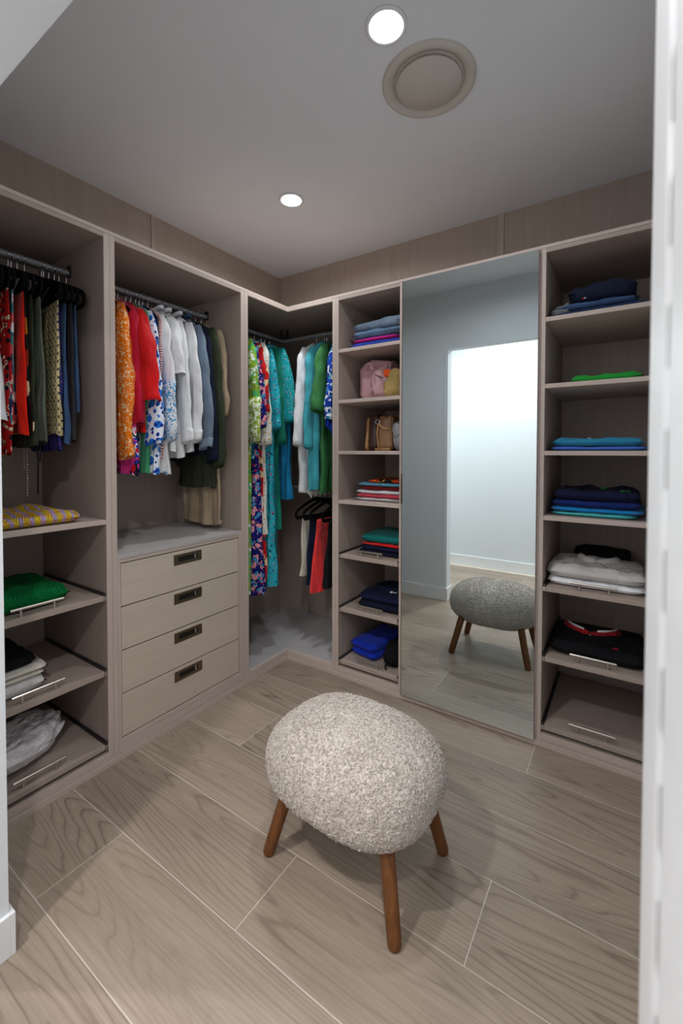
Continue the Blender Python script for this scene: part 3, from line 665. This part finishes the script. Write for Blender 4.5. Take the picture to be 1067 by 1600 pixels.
def folded(name, short, cat, mat, cx, cy, z0, w, d, h, seed, layers=1, rot=0.0, group=None, parts=None, lump=0.006, slope=(0,0)):
    b = MB(); lh = h/layers
    R = random.Random(seed)
    for i in range(layers):
        slab(b, cx+R.uniform(-0.004,0.004), cy+R.uniform(-0.004,0.004), z0+i*lh*0.97, w*(1-0.02*R.random()), d*(1-0.02*R.random()), lh*1.06, seed+i*3.3, rot, lump=lump if i == layers-1 else lump*0.3, slope=slope if i == layers-1 else (0,0))
    if parts:
        o = empty(name, (cx, cy, z0)); tag(o, short, cat, group); build('cloth', b, mat, o, smooth=True); parts(o)
    else:
        o = build(name, b, mat, None, smooth=True); tag(o, short, cat, group)
    return o
def stack(cx, cy, z0, items, w, d, group, seed0):
    z = z0+0.0005
    for i, it in enumerate(items):
        nm, short, cat, mat, h = it[:5]; kw = it[5] if len(it) > 5 else {}
        kw = dict(kw); ww = kw.pop('w', w); dd = kw.pop('d', d); dx = kw.pop('dx', 0); dy = kw.pop('dy', 0)
        folded(nm, short, cat, mat, cx+dx, cy+dy, z, ww, dd, h, seed0+i*7.7, group=group, **kw); z += h*0.985
    return z
def knit(name, c, bands=None):
    t = NT(name); v = t.coord((1,1,1), rnd=False)
    wv = t.n('ShaderNodeTexWave', bands_direction='DIAGONAL'); wv.inputs['Scale'].default_value = 55; wv.inputs['Distortion'].default_value = 3; t.l(v, wv.inputs['Vector'])
    L = lin(c); col = t.mix(wv.outputs['Fac'], tuple(x*0.6 for x in L), L)
    if bands:
        w2 = t.n('ShaderNodeTexWave', bands_direction='Y'); w2.inputs['Scale'].default_value = 9; w2.inputs['Distortion'].default_value = 3; t.l(v, w2.inputs['Vector'])
        col = t.mix(t.ramp(w2.outputs['Fac'], [(0,(0,0,0)),(0.62,(1,1,1))], True), col, lin(bands[0]))
        vo = t.n('ShaderNodeTexVoronoi'); vo.inputs['Scale'].default_value = 70; t.l(v, vo.inputs['Vector'])
        col = t.mix(t.ramp(vo.outputs['Distance'], [(0,(1,1,1)),(0.3,(0,0,0))], True), col, lin(bands[1]))
    t.bump(wv.outputs['Fac'], 0.9, 0.004); return t.done(col, 0.9, 0, 0.15)
ribbed = NT('white_rib'); _v = ribbed.coord((1,1,1), rnd=False); _w = ribbed.n('ShaderNodeTexWave', bands_direction='Y'); _w.inputs['Scale'].default_value = 22; ribbed.l(_v, _w.inputs['Vector']); ribbed.bump(_w.outputs['Fac'], 0.6, 0.003); ribbed_m = ribbed.done(lin((226,224,222)), 0.9)
royal = F_('royal_blue', (20,52,150)); roy_t = F_('royal_terry', (16,46,170), weave=260, strength=0.8); mag = F_('magenta', (190,20,130)); jean_s = F_('steel_denim', (84,110,136), weave=700, var=0.25, strength=0.5); jean_p = F_('pale_denim', (128,146,166), weave=700, var=0.25, strength=0.5)
pinkr = F_('rose_red', (214,74,92)); darkred = F_('dark_red', (130,16,24)); skyb = F_('sky_blue', (96,160,190)); tealf = F_('teal_jersey', (14,104,100)); redf = F_('red_jersey', (206,24,28)); inkf = F_('ink_navy', (16,18,40)); greenf = F_('grass_green', (34,150,52)); bluep = F_('cornflower', (70,120,210)); aqua = F_('aqua', (44,132,168)); brightb = F_('bright_azure', (16,134,206)); mint = F_('mint', (80,190,190)); navyp = F_('deep_navy', (20,24,56)); greyw = F_('grey_white', (196,192,188)); greyf = F_('mid_grey', (110,112,118)); blk = F_('black_jersey', (16,16,20))
orflo = prints('orange_black_flower', (30,28,26), [((226,60,20), 30, 0.5, 1, 'dot'), ((240,160,60), 50, 0.3, 2, 'dot')], 0.5)
cy_ = 0.24
# shelf column beside the mirror
stack(0.628, cy_, SH[0], [('folded_trousers', 'royal blue garment at the bottom of the top shelf pile', 'folded clothes', royal, 0.04, {'layers':1,'w':0.385,'dx':-0.008}), ('folded_shirt', 'magenta garment in the top shelf pile', 'folded clothes', mag, 0.022, {'layers':1}),
    ('folded_jeans', 'steel blue folded jeans on the magenta garment', 'folded clothes', jean_s, 0.052, {'lump':0.01}), ('folded_jeans', 'pale blue jeans on top of the top shelf pile', 'folded clothes', jean_p, 0.055, {'lump':0.014,'slope':(0.3,0)})], 0.35, 0.36, 'folded pile on the top shelf beside the mirror', 101)
stack(0.655, cy_, SH[3], [('folded_shirt', 'white folded shirt at the bottom of the bright pile', 'folded clothes', white_m, 0.018, {'layers':1,'w':0.36,'dx':-0.015}), ('folded_shirt', 'rose red folded shirt above the lowest white one', 'folded clothes', pinkr, 0.024, {'w':0.34,'dx':-0.005}),
    ('folded_shirt', 'white folded shirt above the rose red one', 'folded clothes', white_m, 0.024, {'w':0.34,'dx':-0.005}), ('folded_shirt', 'dark red folded shirt in the bright pile', 'folded clothes', darkred, 0.024, {'w':0.31,'dx':0.01}),
    ('folded_shirt', 'sky blue folded shirt in the bright pile', 'folded clothes', skyb, 0.022, {'w':0.32,'dx':0.0}), ('folded_shirt', 'black shirt with orange flowers topping the bright pile', 'folded clothes', orflo, 0.022, {'w':0.25,'dx':0.03})], 0.36, 0.33, 'folded pile on the fourth shelf beside the mirror', 131)
stack(0.67, 0.25, SH[4], [('folded_shirt', 'black folded garment on the upper pull-out shelf by the mirror', 'folded clothes', inkf, 0.03, {'w':0.34,'dx':-0.01}), ('folded_shirt', 'navy folded garment under the red one', 'folded clothes', navyp, 0.03), ('folded_shirt', 'red folded shirt below the teal one', 'folded clothes', redf, 0.018, {'layers':1}),
    ('folded_shirt', 'teal folded shirt on top beside the mirror', 'folded clothes', tealf, 0.05, {'w':0.31,'lump':0.012})], 0.32, 0.34, 'folded pile on the upper pull-out shelf by the mirror', 161)
def white_tag(x, y, z):
    def f(o): build('tag', MB().box(x-0.022, x+0.022, y-0.008, y+0.008, z-0.004, z+0.003), white_m, o)
    return f
stack(0.66, 0.25, SH[5], [('folded_sweater', 'black folded sweater on the middle pull-out shelf', 'folded clothes', inkf, 0.05, {'w':0.32,'dx':0}), ('folded_sweater', 'navy folded sweater with a small white tag', 'folded clothes', navyp, 0.045, {'w':0.32,'lump':0.012,'parts':white_tag(0.705, 0.17, SH[5]+0.101)})], 0.33, 0.36, 'folded pile on the middle pull-out shelf', 181)
folded('folded_towel', 'royal blue folded towel on the lowest pull-out shelf', 'towel', roy_t, 0.555, 0.27, SH[6]+0.0005, 0.20, 0.36, 0.10, 191, layers=2, rot=-0.2, lump=0.014)

def lump(b, c, r, e1=0.7, e2=0.7, amp=0.01, fr=6.0, seed=0, nu=40, nv=26, taper=0.0, rot=0.0, ridge=0.0):
    sp = lambda x, e: math.copysign(abs(x)**e, x)
    c_, s_ = math.cos(rot), math.sin(rot)
    def fn(i, j):
        a = 2*PI*i; v = -PI/2+PI*j
        x, y, z = sp(math.cos(v), e2)*sp(math.cos(a), e1), sp(math.cos(v), e2)*sp(math.sin(a), e1), sp(math.sin(v), e2)
        k = 1-taper*(z+1)/2; n = amp*fbm(x*fr*0.3+seed, y*fr*0.3, z*fr*0.3+seed)+amp*0.5*fbm(x*fr+seed, y*fr, z*fr)
        if ridge: n += ridge*(1-abs(2*abs(fbm(x*fr*0.5, y*fr*0.5+seed, z*fr*0.5))-0.3))*0.5
        X, Y = x*(r[0]*k+n), y*(r[1]*k+n)
        return (c[0]+X*c_-Y*s_, c[1]+X*s_+Y*c_, max(c[2]-r[2], c[2]+z*r[2]+(n if z > -0.5 else 0)))
    return b.grid(fn, nu, nv, True)
# bags on the second and third shelves
pinkl = plain('dusty_pink_leather', (206,160,164), 0.55, 0, (60, 0.3, 0.003)); straw = knit('woven_straw', (206,176,112)); tanl = plain('tan_leather', (150,112,78), 0.45, 0, (120, 0.3, 0.002)); brownl = plain('dark_brown_leather', (58,34,26), 0.4, 0, (90, 0.4, 0.002)); silverl = plain('silver_grey_leather', (150,150,154), 0.4, 0, (50, 0.4, 0.003)); caml = plain('camel_leather', (176,128,82), 0.5)
Z1, Z2 = SH[1], SH[2]
t = empty('tote_bag', (0.575, 0.22, Z1)); tag(t, 'dusty pink slouching leather tote bag', 'bag')
build('body', lump(MB(), (0.575, 0.24, Z1+0.127), (0.118, 0.10, 0.1265), 0.45, 0.42, 0.014, 4, 3, taper=0.10, ridge=0.012, nu=64, nv=40), pinkl, t, smooth=True)
build('flap', lump(MB(), (0.63, 0.17, Z1+0.12), (0.085, 0.055, 0.115), 0.6, 0.7, 0.02, 5, 9, taper=0.3, rot=0.4, nu=56, nv=36), pinkl, t, smooth=True)
build('strap', MB().tube([(0.535,0.125,Z1+0.185),(0.55,0.105,Z1+0.225),(0.575,0.10,Z1+0.222),(0.59,0.105,Z1+0.18)], 0.012, 8, flat=0.4), pinkl, t, smooth=True)
build('stitching', MB().tube([(0.60+0.012*k, 0.112-0.002*k, Z1+0.155-0.006*k) for k in range(6)], 0.003, 6), M['dark'], t)
t = empty('straw_bag', (0.745, 0.10, Z1)); tag(t, 'woven straw bag with an orange tab beside the pink tote', 'bag')
build('body', lump(MB(), (0.735, 0.10, Z1+0.06), (0.058, 0.05, 0.0595), 0.8, 0.7, 0.01, 6, 5, taper=-0.05), straw, t, smooth=True)
build('lobe', lump(MB(), (0.748, 0.10, Z1+0.125), (0.042, 0.04, 0.05), 0.9, 0.9, 0.006, 6, 8), straw, t, smooth=True)
build('tab', lump(MB(), (0.700, 0.082, Z1+0.148), (0.022, 0.012, 0.024), 0.8, 0.8, 0.003, 6, 2), F_('orange_felt', (230,84,20)), t, smooth=True)
o = build('clutch_bag', lump(MB(), (0.525, 0.23, Z2+0.105), (0.014, 0.12, 0.1045), 0.35, 0.3, 0.004, 5, 4, taper=0.25, rot=0.12), caml, None, smooth=True); tag(o, 'thin camel clutch standing upright left of the dark brown bag', 'bag')
o = build('handbag', lump(MB(), (0.575, 0.24, Z2+0.115), (0.032, 0.135, 0.1145), 0.35, 0.3, 0.006, 5, 6, taper=0.12, rot=0.1), brownl, None, smooth=True); tag(o, 'dark brown upright handbag between the camel clutch and tan bag', 'bag')
t = empty('bucket_bag', (0.66, 0.17, Z2)); tag(t, 'tan bucket bag with a silver ring and strap', 'bag')
build('body', lump(MB(), (0.665, 0.18, Z2+0.108), (0.055, 0.08, 0.1075), 0.55, 0.42, 0.008, 5, 12, taper=0.1), tanl, t, smooth=True)
build('strap', MB().tube([(0.632,0.095,Z2+0.165),(0.628,0.09,Z2+0.1),(0.636,0.09,Z2+0.03),(0.65,0.088,Z2+0.012)], 0.009, 8, flat=0.5).tube([(0.632,0.094,Z2+0.165),(0.672,0.09,Z2+0.135),(0.704,0.10,Z2+0.13)], 0.008, 8, flat=0.5).box(0.615, 0.715, 0.086, 0.11, Z2+0.001, Z2+0.018), caml, t, smooth=True)
build('ring', MB().tube([(0.634+0.014*math.cos(a), 0.089, Z2+0.175+0.014*math.sin(a)) for a in [2*PI*k/16 for k in range(16)]], 0.0026, 8, closed=True), M['chrome'], t, smooth=True)
t = empty('shoulder_bag', (0.758, 0.17, Z2)); tag(t, 'silver grey shoulder bag at the right end of the third shelf', 'bag')
build('body', lump(MB(), (0.762, 0.18, Z2+0.092), (0.036, 0.10, 0.0915), 0.6, 0.6, 0.01, 5, 15, taper=0.1), silverl, t, smooth=True)
build('strap', MB().tube([(0.73,0.11,Z2+0.165),(0.74,0.085,Z2+0.115),(0.76,0.078,Z2+0.085),(0.785,0.085,Z2+0.11)], 0.009, 8, flat=0.5), silverl, t, smooth=True)
t = empty('drawstring_bag', (0.735, 0.18, SH[6])); tag(t, 'crumpled black cloth bag beside the royal blue towel', 'bag')
build('body', lump(MB(), (0.735, 0.19, SH[6]+0.068), (0.065, 0.14, 0.0675), 0.8, 0.8, 0.022, 5, 22), blk, t, smooth=True)
build('drawstring', MB().tube([(0.715,0.07,SH[6]+0.04),(0.71,0.052,SH[6]+0.015),(0.72,0.045,SH[6]+0.006)], 0.006, 6), blk, t, smooth=True)

# right shelf column
XR = 1.776
def blaz(o):
    z = SH[0]+0.128; build('tag', MB().box(1.712, 1.722, 0.062, 0.066, z-0.055, z-0.022), F_('red_tag', (170,40,50)), o); build('tag', MB().box(1.72, 1.728, 0.062, 0.066, z-0.053, z-0.02), white_m, o)
stack(XR, 0.22, SH[0], [('folded_jeans', 'dark blue folded jeans under the navy jacket', 'folded clothes', F_('dark_denim', (30,48,84), weave=700, var=0.3), 0.03, {'w':0.40}), ('folded_jeans', 'blue folded jeans on the top right shelf', 'folded clothes', denim, 0.032, {'w':0.34,'dx':-0.01,'lump':0.01}),
    ('folded_jacket', 'dark navy folded jacket topping the top right shelf', 'folded clothes', F_('midnight', (20,28,48)), 0.078, {'w':0.27,'dx':0.01,'lump':0.024,'layers':1,'parts':blaz})], 0.36, 0.33, 'folded pile on the top right shelf', 201)
folded('folded_sweater', 'grey folded garment at the left end of the top right shelf', 'folded clothes', greyf, 1.625, 0.18, SH[0]+0.0005, 0.085, 0.25, 0.062, 215, layers=1, lump=0.012, slope=(0.3,0))
folded('folded_shirt', 'grass green folded shirt alone on its shelf', 'folded clothes', greenf, 1.81, 0.24, SH[1]+0.0005, 0.29, 0.3, 0.036, 221, lump=0.012)
def buttons(x, y, z, n):
    def f(o):
        for i in range(n):
            zz = z-i*0.006; build('button', MB().lathe([(0.0065, zz+0.004), (0.0065, zz), (0.003, zz-0.001)], x+i*0.02, y-i*0.03, 12), white_m, o)
    return f
stack(XR, 0.22, SH[2], [('folded_shirt', 'cornflower blue folded shirt under the aqua polo', 'folded clothes', bluep, 0.02, {'w':0.40,'layers':1}), ('folded_polo', 'aqua folded polo with white buttons', 'folded clothes', aqua, 0.036, {'w':0.37,'lump':0.012,'layers':1,'parts':buttons(1.745, 0.13, SH[2]+0.058, 2)})], 0.38, 0.33, 'folded pile on the third right shelf', 231)
def logo(mat, x, y, z, s):
    def f(o):
        b = MB(); R = random.Random(int(x*991))
        for i in range(9):
            px, py = x+R.uniform(-s, s), y+R.uniform(-s*0.6, s*0.6); b.lathe([(s*0.34, z-0.006), (s*0.34, z+0.001), (s*0.2, z+0.002)], px, py, 8)
        build('emblem', b, mat, o)
    return f
gl = F_('green_thread', (50,150,70)); rl = F_('red_thread', (200,30,50))
def twologo(o):
    logo(gl, 1.89, 0.13, SH[3]+0.1235, 0.017)(o); logo(gl, 1.805, 0.24, SH[3]+0.126, 0.012)(o)
stack(XR, 0.23, SH[3], [('folded_shirt', 'mint folded shirt at the bottom of the blue polo pile', 'folded clothes', mint, 0.02, {'layers':1,'w':0.35,'dx':-0.01}), ('folded_shirt', 'bright azure folded shirt above the mint one', 'folded clothes', brightb, 0.022, {'layers':1,'w':0.385}),
    ('folded_polo', 'royal blue folded polo above the azure shirt', 'folded clothes', F_('cobalt', (22,40,104)), 0.034, {'w':0.36,'layers':1}), ('folded_polo', 'deep navy folded polo with a green emblem', 'folded clothes', navyp, 0.045, {'w':0.35,'lump':0.016,'layers':1,'parts':twologo})], 0.38, 0.36, 'folded pile of blue polos', 251)
def polo_collar(mat, strip, cx, y, z, wd=0.08):
    def f(o):
        for sg in (-1, 1):
            pts = [(cx+sg*wd*math.sin(k/6*PI*0.5), y+0.10-0.10*(1-math.sin(PI/2*(1-k/6))) if False else y+0.02+0.12*(k/6)**1.2, z+0.006) for k in range(7)]
            c = build('collar', MB().tube(pts, [0.012]+[0.021]*5+[0.012], 8, flat=1.0), mat, o, smooth=True)
            if strip:
                for off in (-0.007, 0.006): build('stripe', MB().tube([(p[0]-sg*0, p[1]+off, p[2]+0.0195) for p in pts[1:6]], 0.0028, 6), strip, c, smooth=True)
        build('placket', MB().box(cx-0.017, cx+0.017, y-0.045, y+0.035, z-0.012, z+0.008), mat, o, bevel=0.003)
        for k in range(2): build('button', MB().lathe([(0.0042, z+0.0105), (0.0042, z+0.007), (0.002, z+0.007)], cx, y-0.025+0.03*k, 12), white_m, o)
    return f
def wcollar(o): polo_collar(greyw, None, 1.78, 0.19, SH[4]+0.09)(o)
stack(XR, 0.23, SH[4], [('folded_shirt', 'plain white folded shirt under the grey-white polo', 'folded clothes', white_m, 0.036, {'w':0.40,'layers':1}), ('folded_polo', 'grey-white folded polo on the upper right pull-out shelf', 'folded clothes', greyw, 0.055, {'w':0.40,'lump':0.022,'layers':1,'parts':wcollar})], 0.39, 0.34, 'folded white tops', 271)
folded('folded_shirt', 'black folded shirt behind the grey-white polo', 'folded clothes', blk, 1.79, 0.495, SH[4]+0.0005, 0.26, 0.17, 0.115, 285, layers=3, lump=0.01)
def red_parts(o):
    polo_collar(F_('collar_red', (150,24,30)), white_m, 1.755, 0.22, SH[5]+0.056, 0.115)(o); logo(rl, 1.86, 0.13, SH[5]+0.062, 0.014)(o)
folded('folded_polo', 'black folded polo with a red striped collar and red emblem', 'folded clothes', blk, 1.785, 0.24, SH[5]+0.0005, 0.40, 0.36, 0.06, 291, layers=1, lump=0.008, parts=red_parts)

# doorway unit shelves
folded('crochet_blanket', 'yellow crochet blanket with lilac and orange bands', 'blanket', knit('yellow_crochet', (224,190,52), ((170,150,190),(214,120,60))), -0.20, -1.50, SH[3]+0.0005, 0.36, 0.40, 0.045, 301, layers=1, lump=0.018)
folded('knit_sweater', 'chunky green knitted sweater on the upper pull-out shelf', 'sweater', knit('green_knit', (8,122,60)), -0.25, -1.515, SH[4]+0.0005, 0.38, 0.37, 0.075, 311, layers=1, lump=0.022)
stack(-0.24, -1.565, SH[5], [('folded_sweater', 'white ribbed folded sweater under the cream one', 'folded clothes', ribbed_m, 0.06, {'layers':1}), ('folded_sweater', 'cream folded sweater between white and black ones', 'folded clothes', cream_m, 0.045, {'layers':2,'lump':0.008}), ('folded_sweater', 'black folded sweater on the white and cream ones', 'folded clothes', blk, 0.05, {'layers':1,'w':0.30,'d':0.22,'lump':0.015})], 0.34, 0.29, 'folded pile on the doorway pull-out shelf', 321)
plast = NT('white_plastic_film'); pv = plast.coord(); plast.bump(plast.noise(pv, 22, 6, 0.6, 1.5), 0.8, 0.02); plast.b.inputs['Subsurface Weight'].default_value = 0.0
plast_m = plast.done(lin((240,236,240)), 0.25, 0, 0.6)
o = build('plastic_bag', lump(MB(), (-0.21, -1.50, SH[6]+0.075), (0.12, 0.19, 0.0745), 1.0, 0.95, 0.02, 7, 31, nu=90, nv=56, ridge=0.018, rot=0.25), plast_m, None, smooth=True); tag(o, 'crumpled white plastic bag on the lowest pull-out shelf', 'bag')

# ------------------------------------------------------------------ stool
SX, SY = 1.125, -0.968
st = empty('footstool', (SX, SY, 0)); tag(st, 'cream boucle footstool with four splayed walnut legs', 'stool')
sp = lambda x, e: math.copysign(abs(x)**e, x)
def seat(i, j):
    a = 2*PI*i; v = -PI/2+PI*j; rr = -0.043
    x = 0.305*sp(math.cos(v), 0.838)*sp(math.cos(a), 0.739); y = 0.239*sp(math.cos(v), 0.838)*sp(math.sin(a), 0.739); z = 0.335+0.152*sp(math.sin(v), 0.838)
    c_, s_ = math.cos(rr), math.sin(rr); P = Vector((x*c_-y*s_, x*s_+y*c_, z))
    n = Vector((P.x/0.305**2, P.y/0.239**2, (P.z-0.335)/0.15**2)).normalized()
    q = P*100
    d = -0.003+0.0016*noise.noise(q*1.1)+0.0050*abs(noise.noise(q*2.3+Vector((7,3,1))))+0.0036*noise.noise(q*4.2)
    P = P+n*d
    return (SX+P.x, SY+P.y, P.z)
def boucle():
    t = NT('cream_boucle'); v = t.coord((1,1,1), rnd=False)
    a = t.noise(v, 120, 3, 0.6); vo = t.n('ShaderNodeTexVoronoi'); vo.inputs['Scale'].default_value = 110; t.l(v, vo.inputs['Vector'])
    col = t.ramp(a, [(0.25, lin((172,156,143))), (0.5, lin((206,194,184))), (0.72, lin((228,220,212)))])
    fl = t.ramp(t.noise(v, 130, 2, 0.5), [(0.62, (0,0,0)), (0.68, (0.6,)*3)]); col = t.mix(fl, col, lin((180,156,132)))
    t.bump(vo.outputs['Distance'], 0.7, 0.006); t.b.inputs['Sheen Weight'].default_value = 0.3
    return t.done(col, 0.95, 0, 0.1)
boucle_m = boucle()
seat_o = build('seat', MB().grid(seat, 260, 140, True), boucle_m, st, smooth=True)
R = random.Random(5); curl = MB(); CV = []; CF = []
def seat_pn(i, j):
    p = Vector(seat(i, j)); a_ = Vector(seat(i+0.004, j))-p; b_ = Vector(seat(i, min(1, j+0.004)))-p
    q = p-Vector((SX, SY, 0.335)); n = Vector((q.x/0.305**2, q.y/0.239**2, q.z/0.152**2)).normalized(); return p, n
cnt = 0
while cnt < 21000:
    i, sv = R.random(), R.uniform(-1, 1); j = math.asin(sv)/PI+0.5
    p, n = seat_pn(i, j); cnt += 1
    t1 = n.orthogonal().normalized(); t1.rotate(Matrix.Rotation(R.uniform(0, 2*PI), 3, n)); t2 = n.cross(t1)
    rad = R.uniform(0.0022, 0.0040); tr_ = R.uniform(0.0010, 0.0016); up_ = (n*R.uniform(0.25, 1.0)+t2*R.uniform(-0.8, 0.8)).normalized(); base = len(CV)
    a0, da = R.uniform(-0.6, 0.3), R.uniform(2.6, 4.4)
    for k in range(6):
        an = a0+da*k/5; d1 = t1*math.cos(an)+up_*math.sin(an); c = p+d1*rad-n*0.0006; side = t1.cross(up_).normalized()
        c = c+side*(k-2.5)*0.0005
        for m_ in range(4):
            bb_ = PI/2*m_; v_ = c+(d1*math.cos(bb_)+side*math.sin(bb_))*tr_; CV.append((v_.x, v_.y, v_.z))
    for k in range(5):
        for m_ in range(4): CF.append((base+k*4+m_, base+k*4+(m_+1)%4, base+k*4+4+(m_+1)%4, base+k*4+4+m_))
    CF.append((base+3, base+2, base+1, base)); CF.append((base+20, base+21, base+22, base+23))
curl.add(CV, CF); build('boucle_pile', curl, boucle_m, seat_o, smooth=True, kind='stuff')
walnut = wood('walnut_leg', (92,54,24), (128,80,40), 2, 1.2)
for bx, by, tx, ty in ((0.885,-0.745,0.95,-0.79), (0.874,-1.128,0.945,-1.085), (1.373,-1.145,1.315,-1.095), (1.381,-0.785,1.32,-0.83)):
    P0, P1 = Vector((bx, by, 0.0)), Vector((tx, ty, 0.27)); pts = []; rad = []
    for k, (s, r) in enumerate(((0.0,0.015),(0.012,0.0185),(0.035,0.0205),(0.3,0.0215),(0.7,0.0225),(1.0,0.0225))): pts.append(P0.lerp(P1, s)); rad.append(r)
    build('leg', MB().tube(pts, rad, 20), walnut, st, smooth=True)
for o in bpy.data.objects:
    if '_w' in o: del o['_w']
